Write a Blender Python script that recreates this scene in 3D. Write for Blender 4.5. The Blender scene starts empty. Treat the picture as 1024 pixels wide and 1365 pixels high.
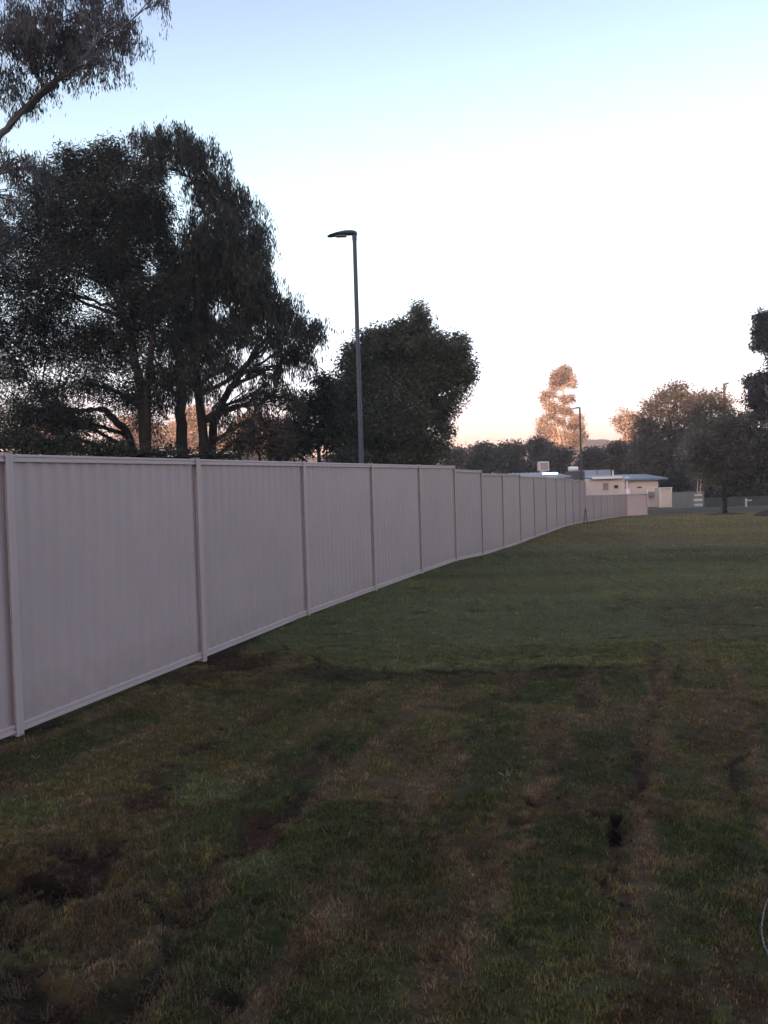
import bpy, math, random
import numpy as np

# ------------------------------------------------------------------ camera, world, sun
scene = bpy.context.scene
COL = scene.collection
FPX, EYE = 1140.0, 1.52
PITCH, ROLL = math.radians(1.6), math.radians(1.7)
CAM = np.array([0.0, 0.0, EYE])
FW = np.array([0, math.cos(PITCH), -math.sin(PITCH)])
U0 = np.array([0, math.sin(PITCH), math.cos(PITCH)])
R0 = np.array([1.0, 0, 0])
RT = math.cos(ROLL) * R0 - math.sin(ROLL) * U0
UP = math.sin(ROLL) * R0 + math.cos(ROLL) * U0
cd = bpy.data.cameras.new('camera')
cam = bpy.data.objects.new('camera', cd)
COL.objects.link(cam)
from mathutils import Matrix, Vector
M = Matrix(((RT[0], UP[0], -FW[0], 0), (RT[1], UP[1], -FW[1], 0), (RT[2], UP[2], -FW[2], EYE), (0, 0, 0, 1)))
cam.matrix_world = M
cd.sensor_fit = 'VERTICAL'
cd.angle = 2 * math.atan(682.5 / FPX)
cd.clip_start, cd.clip_end = 0.05, 5000
scene.camera = cam

SUN_EL, SUN_AZ = math.radians(4.5), (-0.45, -0.893)      # sun low behind the camera, over its left shoulder
w = bpy.data.worlds.new('World'); scene.world = w; w.use_nodes = True
nt = w.node_tree; nt.nodes.clear()
sky = nt.nodes.new('ShaderNodeTexSky'); sky.sky_type = 'NISHITA'; sky.sun_disc = False
sky.sun_elevation = SUN_EL
sky.sun_rotation = math.atan2(SUN_AZ[0], SUN_AZ[1])
sky.air_density, sky.dust_density, sky.ozone_density = 1.0, 1.0, 1.0
tc = nt.nodes.new('ShaderNodeTexCoord')
sx = nt.nodes.new('ShaderNodeSeparateXYZ'); nt.links.new(tc.outputs['Generated'], sx.inputs[0])
rp = nt.nodes.new('ShaderNodeValToRGB'); nt.links.new(sx.outputs['Z'], rp.inputs[0])     # clearer, whiter air towards the horizon
el = rp.color_ramp.elements
SKYR = [(0.0, (.68, .46, .88)), (0.05, (.66, .50, .98)), (0.12, (.80, .68, 1.0)), (0.22, (.95, .84, .95)), (0.34, (1.0, .92, .95)), (0.42, (.92, .84, .90)), (0.5, (.80, .72, .86))]
while len(el) < len(SKYR): el.new(.5)
for q_, (p_, c_) in zip(el, SKYR): q_.position = p_; q_.color = (*c_, 1)
mul = nt.nodes.new('ShaderNodeMix'); mul.data_type = 'RGBA'; mul.blend_type = 'MULTIPLY'; mul.inputs[0].default_value = 1
nt.links.new(sky.outputs[0], mul.inputs[6]); nt.links.new(rp.outputs[0], mul.inputs[7])
bg = nt.nodes.new('ShaderNodeBackground'); bg.inputs[1].default_value = 0.15
nt.links.new(mul.outputs[2], bg.inputs[0])
wo = nt.nodes.new('ShaderNodeOutputWorld'); nt.links.new(bg.outputs[0], wo.inputs[0])
sd = bpy.data.lights.new('sun', 'SUN'); sd.energy = 3.2; sd.angle = math.radians(0.5); sd.color = (1.0, 0.56, 0.36)
so = bpy.data.objects.new('sun', sd); COL.objects.link(so)
sv = Vector((SUN_AZ[0] * math.cos(SUN_EL), SUN_AZ[1] * math.cos(SUN_EL), math.sin(SUN_EL)))
so.rotation_euler = sv.to_track_quat('Z', 'Y').to_euler(); so.location = (-20, -40, 60)
vs = scene.view_settings
vs.view_transform = 'Standard'; vs.look = 'None'; vs.gamma = 1; vs.exposure = 2.35
scene.cycles.max_bounces = 6

rng = np.random.default_rng(7)
random.seed(7)

# ------------------------------------------------------------------ measuring and noise
def ray(x, y):
    return (x - 512) / FPX * RT + (682.5 - y) / FPX * UP + FW
def at(x, y, Y):
    d = ray(x, y)
    return CAM + d * Y / d[1]
GY = [-40, 2, 5.9, 8.1, 10.5, 13, 17.3, 19.6, 24, 33, 36, 38, 40, 48, 60, 76, 150, 400, 700]
GZ = [-.12, -.12, -.12, -.08, -.03, -.01, -.01, -.09, -.15, -.19, -.25, -.31, -.36, -.5, -.66, -.85, -1.0, -1, -1]
def vnoise(x, y, seed):
    x = np.asarray(x, float); y = np.asarray(y, float)
    xi = np.floor(x).astype(np.int64); yi = np.floor(y).astype(np.int64)
    fx = x - xi; fy = y - yi
    fx = fx * fx * (3 - 2 * fx); fy = fy * fy * (3 - 2 * fy)
    def h(i, j):
        n = (i * 374761393 + j * 668265263 + seed * 974711) & 0xffffffff
        n = ((n ^ (n >> 13)) * 1274126177) & 0xffffffff
        n = ((n ^ (n >> 16)) * 2246822519) & 0xffffffff
        return ((n ^ (n >> 15)) & 0xffff) / 65535.0
    a = h(xi, yi); b = h(xi + 1, yi); c = h(xi, yi + 1); d = h(xi + 1, yi + 1)
    return (a * (1 - fx) + b * fx) * (1 - fy) + (c * (1 - fx) + d * fx) * fy
def fbm(x, y, s, seed, oct=4):
    v = 0; a = .5; t = 0
    for k in range(oct):
        v = v + a * vnoise(np.asarray(x) / s, np.asarray(y) / s, seed + k * 17); t += a
        a *= .55; s *= .5
    return v / t
def gbase(x, y):
    return np.interp(y, GY, GZ)
def to_ground(px, py):
    d = ray(px, py); z = -.1
    for _ in range(12):
        P = CAM + d * (z - EYE) / d[2]; z = .5 * z + .5 * float(gbase(P[0], P[1]))
    return CAM + d * (z - EYE) / d[2]
def sstep(a, b, v):
    t = np.clip((v - a) / (b - a), 0, 1); return t * t * (3 - 2 * t)

# ------------------------------------------------------------------ lawn: where the laid turf, the seams and the bare soil are
C_GREEN = np.array([.088, .100, .034]); C_DARK = np.array([.052, .070, .022]); C_OLIVE = np.array([.145, .122, .046])
C_BLUE = np.array([.135, .148, .058]); C_STRAW = np.array([.24, .165, .095]); C_SOIL = np.array([.038, .022, .016])
C_REDSOIL = np.array([.070, .028, .018]); C_BROWN = np.array([.115, .072, .042]); C_BLACK = np.array([.012, .006, .004])
# blobs in photo pixels, turned into world ellipses on the ground
BLOBS = [ # px, py, rx, ry, colour, strength, softness, bare
 (838, 1108, 13, 24, C_BLACK, 1.0, .5, 1), (833, 1166, 6, 20, C_SOIL, .9, .8, 1), (855, 1025, 9, 40, C_SOIL, .75, .9, .8), (866, 940, 7, 50, C_STRAW, .45, 1, 0),
 (765, 1072, 60, 20, C_BROWN, .75, .9, .5), (720, 1071, 10, 6, C_BLACK, .9, .7, 1), (810, 1087, 12, 5, C_BLACK, .9, .7, 1), (688, 1100, 12, 10, C_SOIL, .8, .8, 1),
 (805, 945, 60, 30, C_STRAW, .38, 1, 0), (780, 930, 14, 14, C_SOIL, .6, .9, .6), (993, 1020, 10, 30, C_SOIL, .75, .9, .8), (962, 930, 30, 60, C_STRAW, .22, 1, 0),
 (905, 1150, 38, 8, C_STRAW, .6, .9, 0), (1015, 1170, 14, 12, C_STRAW, .6, .9, 0), (895, 1330, 70, 40, C_REDSOIL, .55, .9, .5), (1005, 1330, 40, 40, C_REDSOIL, .6, .9, .5),
 (665, 1010, 45, 80, C_DARK, .75, .8, 0), (745, 1190, 80, 90, C_DARK, .75, .8, 0), (800, 985, 45, 14, C_DARK, .6, .9, 0), (560, 1310, 40, 30, C_STRAW, .6, 1, .2),
 (562, 1030, 30, 12, C_STRAW, .5, .9, .2), (415, 1218, 26, 34, C_STRAW, .6, .9, .2), (420, 1012, 40, 16, C_BROWN, .6, .9, .3), (262, 1048, 46, 28, C_BLUE, .95, .5, 0),
 (345, 1152, 40, 26, C_BLUE, .8, .6, 0), (30, 1080, 45, 20, C_BLUE, .8, .8, 0), (350, 1103, 34, 22, C_REDSOIL, .75, .7, 1), (192, 1070, 22, 16, C_REDSOIL, .65, .9, .8),
 (40, 1190, 55, 15, C_BLACK, .95, .7, 1), (120, 1176, 34, 10, C_SOIL, .9, .8, 1), (202, 1215, 24, 15, C_BLACK, .9, .7, 1), (212, 1280, 12, 26, C_SOIL, .8, .8, 1),
 (292, 1335, 28, 22, C_SOIL, .9, .8, 1), (232, 1022, 26, 12, C_SOIL, .35, .9, .8), (90, 1140, 40, 14, C_REDSOIL, .8, .9, .8), (150, 1275, 60, 34, C_STRAW, .5, .9, .2),
 (60, 1320, 70, 50, C_BROWN, .8, .9, .3), (235, 1195, 22, 40, C_OLIVE, .8, .8, 0), (40, 968, 34, 8, C_REDSOIL, .95, .7, 1), (305, 880, 50, 11, C_REDSOIL, .8, .9, .8),
 (200, 905, 110, 10, C_SOIL, .55, .9, .5), (250, 940, 60, 12, C_OLIVE, .7, .9, 0), (60, 1030, 50, 18, C_GREEN, .8, .8, 0), (480, 920, 60, 16, C_OLIVE, .5, .9, 0),
 (390, 960, 110, 26, C_OLIVE, .55, .9, 0), (650, 900, 170, 12, C_SOIL, .55, .9, .4), (440, 895, 60, 8, C_SOIL, .55, .9, .4), (250, 1120, 70, 40, C_GREEN, .7, .8, 0),
 (520, 1150, 70, 60, C_DARK, .6, .8, 0), (500, 1300, 50, 50, C_GREEN, .6, .8, 0), (930, 1050, 50, 40, C_OLIVE, .4, .9, 0), (950, 1240, 60, 60, C_DARK, .6, .9, 0),
 (700, 830, 60, 16, C_BLUE, .5, 1, 0), (960, 830, 70, 30, C_BROWN, .35, 1, 0), (930, 745, 110, 4, C_DARK, .5, 1, 0), (800, 715, 60, 6, C_BROWN, .5, 1, 0), (920, 724, 90, 6, C_STRAW, .3, 1, 0),
 (785, 697, 14, 2.0, C_SOIL, .9, .7, 1), (940, 1120, 30, 20, C_GREEN, .6, .9, 0), (620, 850, 120, 14, C_BLUE, .5, 1, 0), (500, 870, 60, 10, C_BLUE, .6, 1, 0)]
SEAMS = [ # px polyline, half width m, colour, strength, bare
 ([(876, 860), (866, 960), (856, 1030), (842, 1085), (834, 1180), (826, 1290)], .05, C_BROWN, .75, .5),
 ([(745, 985), (722, 1015), (677, 1100), (612, 1200), (587, 1275), (545, 1350)], .06, C_BROWN, .6, .3),
 ([(690, 905), (657, 940), (597, 1015), (542, 1050), (470, 1120), (420, 1200), (370, 1300)], .05, C_BROWN, .55, .3),
 ([(985, 900), (968, 950), (992, 1000), (985, 1060)], .06, C_BROWN, .55, .4),
 ([(500, 925), (440, 1000), (370, 1085), (300, 1150), (215, 1250), (190, 1340)], .075, C_SOIL, .75, .7),
 ([(330, 960), (270, 1000), (190, 1075), (110, 1150), (20, 1195)], .085, C_SOIL, .8, .8),
 ([(712, 1060), (765, 1078), (820, 1090), (845, 1100)], .05, C_SOIL, .6, .6),
 ([(940, 800), (925, 870), (925, 900)], .08, C_STRAW, .35, 0),
 ([(380, 862), (430, 886), (520, 894), (600, 893), (700, 890), (820, 888)], .022, C_SOIL, .95, .9)]
ELL = []
for px, py, rx, ry, c, s, soft, bare in BLOBS:
    P = to_ground(px, py); Q = to_ground(px + rx, py); Ra = to_ground(px, py - ry); Rb = to_ground(px, py + ry)
    ELL.append((P[0], .5 * (Ra[1] + Rb[1]), abs(Q[0] - P[0]), .5 * abs(Ra[1] - Rb[1]), c, s, soft, bare, P[0] / P[1]))
SEG = []
for pl, hw, c, s, b in SEAMS:
    SEG.append((np.array([to_ground(*p)[:2] for p in pl]), hw, c, s, b))
EDGE = np.array([to_ground(*p)[:2] for p in [(330, 850), (380, 868), (430, 886), (520, 894), (600, 893), (700, 890), (820, 888), (1024, 880)]])
def turf_side(x, y):                        # + beyond the edge of the newer laid turf
    return y - np.interp(x, EDGE[:, 0], EDGE[:, 1])
def dpoly(x, y, pl):
    d = np.full(x.shape, 1e9)
    for a, b in zip(pl[:-1], pl[1:]):
        v = b - a; L = v @ v
        t = np.clip(((x - a[0]) * v[0] + (y - a[1]) * v[1]) / L, 0, 1)
        d = np.minimum(d, np.hypot(x - a[0] - t * v[0], y - a[1] - t * v[1]))
    return d
FD = np.array([0.33181, 0.94335]); FN = np.array([-.94335, .33181])        # the fence's direction and the side it stands on
def lawn(x, y):
    """own colour of the lawn and how bare it is, at world points"""
    x = np.asarray(x, float); y = np.asarray(y, float)
    wx = x + (fbm(x, y, .35, 3) - .5) * .30; wy = y + (fbm(x, y, .35, 9) - .5) * .30
    n1 = fbm(wx, wy, 1.6, 21); n2 = fbm(wx, wy, .5, 33); n3 = fbm(x, y, .14, 41, 3); n4 = fbm(x, y, .045, 43, 2)
    ns = fbm(wx, wy * .6, .28, 177)
    far = sstep(-.22, .22, turf_side(wx, wy) + (fbm(x, y, .18, 79) - .5) * .5)
    near = C_GREEN[None] * 1.0 + (C_OLIVE - C_GREEN)[None] * sstep(.35, .7, n1)[:, None]
    near = near + (C_DARK - near) * (sstep(.5, .75, n2) * .6)[:, None]
    # rolls of turf laid side by side, parallel to the fence: each roll has its own tint, the joins are dry
    ql = (x * FD[1] - y * FD[0]) + (fbm(x, y, .5, 61) - .5) * .10 + (fbm(x, y, .1, 63, 2) - .5) * .05; sl_ = x * FD[0] + y * FD[1]
    k_ = (ql + .2) / .57; kid = np.floor(k_); rid = np.floor(sl_ / 1.9 + vnoise(kid, kid * 0, 7) * 3)
    hsh = vnoise(kid * 7.0, rid * 11.0, 211); hs2 = vnoise(kid * 5.0, rid * 3.0, 213)
    near = near + (C_DARK - near) * ((hsh < .42) * .8)[:, None]
    near = near + (C_OLIVE - near) * ((hsh > .66) * .65)[:, None]
    near = near * (.82 + .36 * hs2)[:, None]
    near = near + (C_BROWN - near) * (sstep(.50, .76, fbm(wx, wy, .6, 77)) * .7)[:, None]
    fr_ = np.abs(k_ - np.round(k_)) * .57
    sm = (1 - sstep(.015, .105, fr_)) * sstep(.24, .44, fbm(x, y, .45, 65))
    near = near + (C_STRAW * .72 - near) * (sm * .9)[:, None]
    er = np.abs((sl_ / 1.9 + vnoise(kid, kid * 0, 7) * 3) % 1 - .5); er = (.5 - er) * 1.9
    sm2 = (1 - sstep(.01, .05, er)) * (fbm(x, y, .3, 69) > .5)
    near = near + (C_BROWN * .7 - near) * (sm2 * .6)[:, None]
    near = near + (C_STRAW - near) * (sstep(.60, .8, ns) * .35)[:, None]
    near = near + (C_SOIL - near) * (sstep(.62, .78, fbm(wx, wy, .33, 187)) * .5)[:, None]
    nf = fbm(x * .35, y, 2.2, 55)
    ft = C_BLUE[None] + (C_OLIVE - C_BLUE)[None] * sstep(.4, .62, nf)[:, None] * .55
    olive = np.array([.265, .212, .078])
    ft = ft + (olive[None] - ft) * (sstep(15, 30, y + (nf - .5) * 14) * .9)[:, None]
    ft = ft + (C_OLIVE[None] - ft) * (sstep(.0, 3.5, x - .32 * y + .2) * .7 * (y < 18))[:, None]
    st = fbm(x * .12, y, .9, 91, 4)                                   # rolls were laid across
    ft = ft * (1 + (st - .5) * .9)[:, None]
    col = near * (1 - far[:, None]) + ft * far[:, None]
    bare = np.zeros(x.shape)
    # thin cracks between the rolls on the far turf
    rw = 2.1 + 0 * y
    q = (y + .05 * x + (fbm(x, y, 1.4, 13) - .5) * .9) / .62
    cr = (1 - sstep(.01, .07, np.abs(q - np.round(q)) * 1.0)) * sstep(.48, .58, fbm(x, y * 3, 1.1, 67)) * far * (y < 22)
    col = col + (C_SOIL - col) * (cr * .9)[:, None]; bare = np.maximum(bare, cr * .8)
    for pl, hw, c, s, b in SEG:
        d = dpoly(wx, wy, pl) + (n4 - .5) * hw; m = (1 - sstep(hw * .25, hw * 1.7, d)) * s * sstep(.36, .52, fbm(x, y, .22, 101) + (0 if c is not C_SOIL else -.04))
        col = col + (c[None] - col) * m[:, None]; bare = np.maximum(bare, m * b)
    for ex, ey, ra, rb, c, s, soft, b, sl in ELL:
        u = (wx - ex - sl * (wy - ey)) / ra; v = (wy - ey) / rb
        d = np.sqrt(u * u + v * v) + (n3 - .5) * 1.1 + (n4 - .5) * .7
        m = (1 - sstep(1 - soft * .6, 1 + soft * .5, d)) * s
        col = col + (c[None] - col) * m[:, None]; bare = np.maximum(bare, m * b)
    lump = np.exp(-(((x + 1.45) / .9) ** 2 + ((y - 3.0) / .8) ** 2))           # churned corner: soil shows between the clods
    m = lump * sstep(.50, .64, fbm(x, y, .16, 411, 3)) * .9
    col = col + (C_SOIL - col) * m[:, None]; bare = np.maximum(bare, m)
    # soil trench by the fence where the bottom rail stands clear
    fd = 4.4 - (x * FN[0] + y * FN[1]); s_ = x * FD[0] + y * FD[1]
    m = (1 - sstep(.0, .10, np.abs(fd - .0))) * (s_ < 10) * .6 * sstep(.3, .6, n2 + .1)
    col = col + (C_SOIL - col) * m[:, None]; bare = np.maximum(bare, m * .8)
    col = col * (0.55 + .45 * n3 + .45 * n4)[:, None]
    return col, np.clip(bare, 0, 1)
def ground_z(x, y, bare=None):
    x = np.asarray(x, float); y = np.asarray(y, float)
    z = gbase(x, y) + (fbm(x, y, 1.3, 5) - .5) * .07 * np.exp(-np.abs(y) / 30) + (fbm(x, y, .30, 15) - .5) * .045 * (y < 12)
    z = z + .016 * sstep(-.06, .05, turf_side(x + (fbm(x, y, .25, 19) - .5) * .12, y + (fbm(x, y, .2, 29) - .5) * .16)) - .016
    lump = np.exp(-(((x + 1.55) / 1.1) ** 2 + ((y - 3.1) / 1.0) ** 2))
    z = z + lump * ((fbm(x, y, .22, 25) - .5) * .24 + (fbm(x, y, .07, 27, 2) - .5) * .08)
    z = z + .026 * np.exp(-(((x * FN[0] + y * FN[1]) - 4.4) / .30) ** 2) * ((x * FD[0] + y * FD[1]) < 9.5)
    if bare is not None:
        z = z - .030 * bare - .025 * (bare > .9) + bare * (fbm(x, y, .07, 153, 3) - .5) * .055 * (y < 12)
    z = z + (fbm(x, y, .09, 157, 2) - .5) * .016 * (y < 10)
    return z

# ------------------------------------------------------------------ mesh helpers
def link_mesh(name, me, mat=None, parent=None):
    o = bpy.data.objects.new(name, me); COL.objects.link(o)
    if mat: me.materials.append(mat)
    if parent: o.parent = parent
    return o
def np_mesh(name, V, faces, smooth=False, attr=None):
    """faces: list of (n,k) int arrays"""
    me = bpy.data.meshes.new(name)
    V = np.ascontiguousarray(V, np.float32)
    me.vertices.add(len(V)); me.vertices.foreach_set('co', V.ravel())
    idx = np.concatenate([f.ravel() for f in faces]).astype(np.int32)
    tot = np.concatenate([np.full(len(f), f.shape[1], np.int32) for f in faces])
    st = np.concatenate([[0], np.cumsum(tot)[:-1]]).astype(np.int32)
    me.loops.add(len(idx)); me.loops.foreach_set('vertex_index', idx)
    me.polygons.add(len(tot)); me.polygons.foreach_set('loop_start', st); me.polygons.foreach_set('loop_total', tot)
    if smooth: me.polygons.foreach_set('use_smooth', np.ones(len(tot), bool))
    if attr:
        for nm, (ty, data) in attr.items():
            a = me.attributes.new(nm, ty, 'POINT')
            a.data.foreach_set('color' if ty == 'FLOAT_COLOR' else 'value', np.ascontiguousarray(data, np.float32).ravel())
    me.update(calc_edges=True); me.validate()
    return me
class MB:
    def __init__(s): s.V = []; s.F = []
    def add(s, V, F):
        n = len(s.V); s.V += [tuple(v) for v in V]; s.F += [tuple(i + n for i in f) for f in F]
    def box(s, c, d, rz=0, ax=None, bev=0):
        c = np.array(c, float); hx, hy, hz = d[0] / 2, d[1] / 2, d[2] / 2
        cs, sn = math.cos(rz), math.sin(rz)
        V = []
        if bev <= 0:
            for z in (-hz, hz):
                for x, y in ((-hx, -hy), (hx, -hy), (hx, hy), (-hx, hy)): V.append((x, y, z))
            F = [(3, 2, 1, 0), (4, 5, 6, 7), (0, 1, 5, 4), (1, 2, 6, 5), (2, 3, 7, 6), (3, 0, 4, 7)]
        else:
            b = bev
            def ring(ix, z):
                return [(-hx + ix, -hy + b, z), (-hx + b, -hy + ix, z), (hx - b, -hy + ix, z), (hx - ix, -hy + b, z), (hx - ix, hy - b, z), (hx - b, hy - ix, z), (-hx + b, hy - ix, z), (-hx + ix, hy - b, z)]
            V = ring(b * .999, -hz) + ring(0, -hz + b) + ring(0, hz - b) + ring(b * .999, hz)
            F = [tuple(range(7, -1, -1)), tuple(range(24, 32))]
            for k in range(3):
                for i in range(8): F.append((k * 8 + i, k * 8 + (i + 1) % 8, k * 8 + 8 + (i + 1) % 8, k * 8 + 8 + i))
        V = [(c[0] + x * cs - y * sn, c[1] + x * sn + y * cs, c[2] + z) for x, y, z in V]
        s.add(V, F)
    def tube(s, pts, rad, n=10, cap=True):
        V, F = tube_np(np.array(pts, float), np.array(rad, float), n)
        b = len(s.V); s.add(V, F)
        if cap:
            s.F.append(tuple(b + i for i in range(n - 1, -1, -1))); m = b + len(V) - n
            s.F.append(tuple(m + i for i in range(n)))
    def build(s, name, mat, parent=None, smooth=False, off=(0, 0, 0)):
        me = bpy.data.meshes.new(name)
        V = np.array(s.V) - np.array(off)
        me.from_pydata([tuple(v) for v in V], [], s.F)
        if smooth:
            me.polygons.foreach_set('use_smooth', np.ones(len(me.polygons), bool))
            try: me.set_sharp_from_angle(angle=math.radians(35))
            except Exception: pass
        me.update()
        return link_mesh(name, me, mat, parent)
def tube_np(P, r, n=6):
    k = len(P)
    T = np.gradient(P, axis=0); T /= np.linalg.norm(T, axis=1)[:, None] + 1e-9
    ref = np.array([1.0, 0, 0]) if abs(T[0][0]) < .8 else np.array([0, 1.0, 0])
    A = np.cross(T, ref); A /= np.linalg.norm(A, axis=1)[:, None] + 1e-9
    B = np.cross(T, A)
    th = np.arange(n) / n * 2 * math.pi
    V = P[:, None, :] + r[:, None, None] * (np.cos(th)[None, :, None] * A[:, None, :] + np.sin(th)[None, :, None] * B[:, None, :])
    i = np.arange(k - 1)[:, None] * n; j = np.arange(n)[None, :]; j2 = (j + 1) % n
    F = np.stack([i + j, i + j2, i + n + j2, i + n + j], -1).reshape(-1, 4)
    return V.reshape(-1, 3), F
def tag(o, label=None, cat=None, group=None, kind=None):
    if label: o['label'] = label
    if cat: o['category'] = cat
    if group: o['group'] = group
    if kind: o['kind'] = kind
    return o
def empty(name, loc, label, cat, group=None):
    o = bpy.data.objects.new(name, None); COL.objects.link(o); o.location = tuple(float(v) for v in loc)
    o.empty_display_size = .3
    return tag(o, label, cat, group)

# ------------------------------------------------------------------ materials
def new_mat(name):
    m = bpy.data.materials.new(name); m.use_nodes = True
    t = m.node_tree; return m, t, t.nodes['Principled BSDF']
def N(t, ty, **kw):
    n = t.nodes.new(ty)
    for k, v in kw.items(): setattr(n, k, v)
    return n
def ramp(t, fac, stops):
    r = N(t, 'ShaderNodeValToRGB'); e = r.color_ramp.elements
    while len(e) < len(stops): e.new(.5)
    for q, (p, c) in zip(e, stops): q.position = p; q.color = (*c, 1)
    t.links.new(fac, r.inputs[0]); return r.outputs[0]
def noise(t, scale, detail=4, rough=.55, coord='Object', stretch=None):
    c = N(t, 'ShaderNodeTexCoord'); n = N(t, 'ShaderNodeTexNoise')
    n.inputs['Scale'].default_value = scale; n.inputs['Detail'].default_value = detail; n.inputs['Roughness'].default_value = rough
    src = c.outputs[coord]
    if stretch:
        mp = N(t, 'ShaderNodeMapping'); mp.inputs['Scale'].default_value = stretch
        t.links.new(src, mp.inputs[0]); src = mp.outputs[0]
    t.links.new(src, n.inputs['Vector']); return n.outputs[0]
def surf(name, c, var=.12, scale=3, rough=.6, metal=0, bump=0, bscale=60, spec=.5, stretch=None):
    m, t, b = new_mat(name); c = np.array(c)
    t.links.new(ramp(t, noise(t, scale, 6, .6, stretch=stretch), [(.3, tuple(c * (1 - var))), (.7, tuple(np.minimum(c * (1 + var), 1)))]), b.inputs['Base Color'])
    b.inputs['Roughness'].default_value = rough; b.inputs['Metallic'].default_value = metal
    b.inputs['Specular IOR Level'].default_value = spec
    if bump:
        bp = N(t, 'ShaderNodeBump'); bp.inputs['Strength'].default_value = bump; bp.inputs['Distance'].default_value = .02
        t.links.new(noise(t, bscale), bp.inputs['Height']); t.links.new(bp.outputs[0], b.inputs['Normal'])
    return m
def leaf_mat(name, c0, c1, c2, transl=.25, rough=.55):
    m, t, b = new_mat(name)
    a = N(t, 'ShaderNodeAttribute'); a.attribute_name = 'tint'
    col = ramp(t, a.outputs['Fac'], [(0, c0), (.55, c1), (1, c2)])
    t.links.new(col, b.inputs['Base Color']); b.inputs['Roughness'].default_value = rough; b.inputs['Specular IOR Level'].default_value = .3
    tr = N(t, 'ShaderNodeBsdfTranslucent'); t.links.new(col, tr.inputs[0])
    mx = N(t, 'ShaderNodeMixShader'); mx.inputs[0].default_value = transl
    t.links.new(b.outputs[0], mx.inputs[1]); t.links.new(tr.outputs[0], mx.inputs[2])
    t.links.new(mx.outputs[0], t.nodes['Material Output'].inputs[0]); return m
def col_mat(name, rough=.9, bump=0, transl=0):
    m, t, b = new_mat(name)
    a = N(t, 'ShaderNodeAttribute'); a.attribute_name = 'col'
    src = a.outputs['Color']
    if bump:
        mx = N(t, 'ShaderNodeMix', data_type='RGBA', blend_type='MULTIPLY'); mx.inputs[0].default_value = 1
        t.links.new(src, mx.inputs[6]); t.links.new(ramp(t, noise(t, 45, 5, .7), [(.3, (.55, .55, .55)), (.72, (1.35, 1.35, 1.35))]), mx.inputs[7]); src = mx.outputs[2]
        bp = N(t, 'ShaderNodeBump'); bp.inputs['Strength'].default_value = bump; bp.inputs['Distance'].default_value = .03
        t.links.new(noise(t, 70, 5, .7), bp.inputs['Height']); t.links.new(bp.outputs[0], b.inputs['Normal'])
    t.links.new(src, b.inputs['Base Color']); b.inputs['Roughness'].default_value = rough; b.inputs['Specular IOR Level'].default_value = .15
    if transl:
        tr = N(t, 'ShaderNodeBsdfTranslucent'); t.links.new(src, tr.inputs[0])
        ms = N(t, 'ShaderNodeMixShader'); ms.inputs[0].default_value = transl
        t.links.new(b.outputs[0], ms.inputs[1]); t.links.new(tr.outputs[0], ms.inputs[2]); t.links.new(ms.outputs[0], t.nodes['Material Output'].inputs[0])
    return m
M_FENCE = surf('fence_paint', (.385, .324, .330), .05, 1.4, .42, 0, .02, 90, .4)
M_POST = surf('post_paint', (.435, .370, .376), .04, 2, .4, 0, 0, 60, .4)
def add_panel_tint(m, amt):
    t = m.node_tree; b = t.nodes['Principled BSDF']; src = b.inputs['Base Color'].links[0].from_socket
    oi = N(t, 'ShaderNodeObjectInfo'); mr = N(t, 'ShaderNodeMapRange'); mr.inputs[3].default_value = 1 - amt; mr.inputs[4].default_value = 1 + amt
    t.links.new(oi.outputs['Random'], mr.inputs[0])
    mx = N(t, 'ShaderNodeMix', data_type='RGBA', blend_type='MULTIPLY'); mx.inputs[0].default_value = 1
    t.links.new(src, mx.inputs[6]); t.links.new(mr.outputs[0], mx.inputs[7])
    # faint mud splash low on the sheets
    n = noise(t, 7, 5, .65); sx_ = N(t, 'ShaderNodeSeparateXYZ'); c = N(t, 'ShaderNodeTexCoord'); t.links.new(c.outputs['Object'], sx_.inputs[0])
    h = N(t, 'ShaderNodeMapRange'); h.inputs[1].default_value = .45; h.inputs[2].default_value = .0; h.inputs[3].default_value = -.55; h.inputs[4].default_value = .12
    t.links.new(sx_.outputs['Z'], h.inputs[0]); ad = N(t, 'ShaderNodeMath', operation='ADD', use_clamp=True); t.links.new(h.outputs[0], ad.inputs[0]); t.links.new(n, ad.inputs[1])
    pw = N(t, 'ShaderNodeMath', operation='MULTIPLY'); t.links.new(ad.outputs[0], pw.inputs[0]); pw.inputs[1].default_value = .45
    m2 = N(t, 'ShaderNodeMix', data_type='RGBA'); t.links.new(pw.outputs[0], m2.inputs[0]); t.links.new(mx.outputs[2], m2.inputs[6]); m2.inputs[7].default_value = (.20, .15, .13, 1)
    t.links.new(m2.outputs[2], b.inputs['Base Color'])
add_panel_tint(M_FENCE, .04)
M_GROUND = col_mat('lawn_soil', .95, .6)
M_GRASS = col_mat('grass_blade', .7, 0, .25)
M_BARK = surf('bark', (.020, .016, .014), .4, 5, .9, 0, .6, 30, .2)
M_PALEBARK = surf('pale_bark', (.42, .35, .28), .25, 3, .8, 0, .2, 20, .2)
M_GREYBARK = surf('grey_bark', (.13, .13, .14), .3, 4, .85, 0, .3, 25, .2)
M_POLE = surf('galvanised_steel', (.045, .062, .095), .12, 4, .5, .2)
M_DARKPOLE = surf('dark_pole_paint', (.035, .035, .04), .1, 4, .5)
M_LENS = surf('lamp_lens', (.35, .38, .42), .05, 4, .2)
M_CREAM = surf('cream_weatherboard', (.58, .50, .48), .08, 2, .7, stretch=(1, 1, 8))
M_CREAM2 = surf('beige_sheet', (.56, .48, .43), .08, 2, .6)
M_ROOF = surf('blue_grey_roofing', (.16, .21, .28), .12, 1.5, .32, .2)
M_ROOFPALE = surf('pale_roofing', (.30, .28, .30), .12, 1.5, .6)
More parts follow.
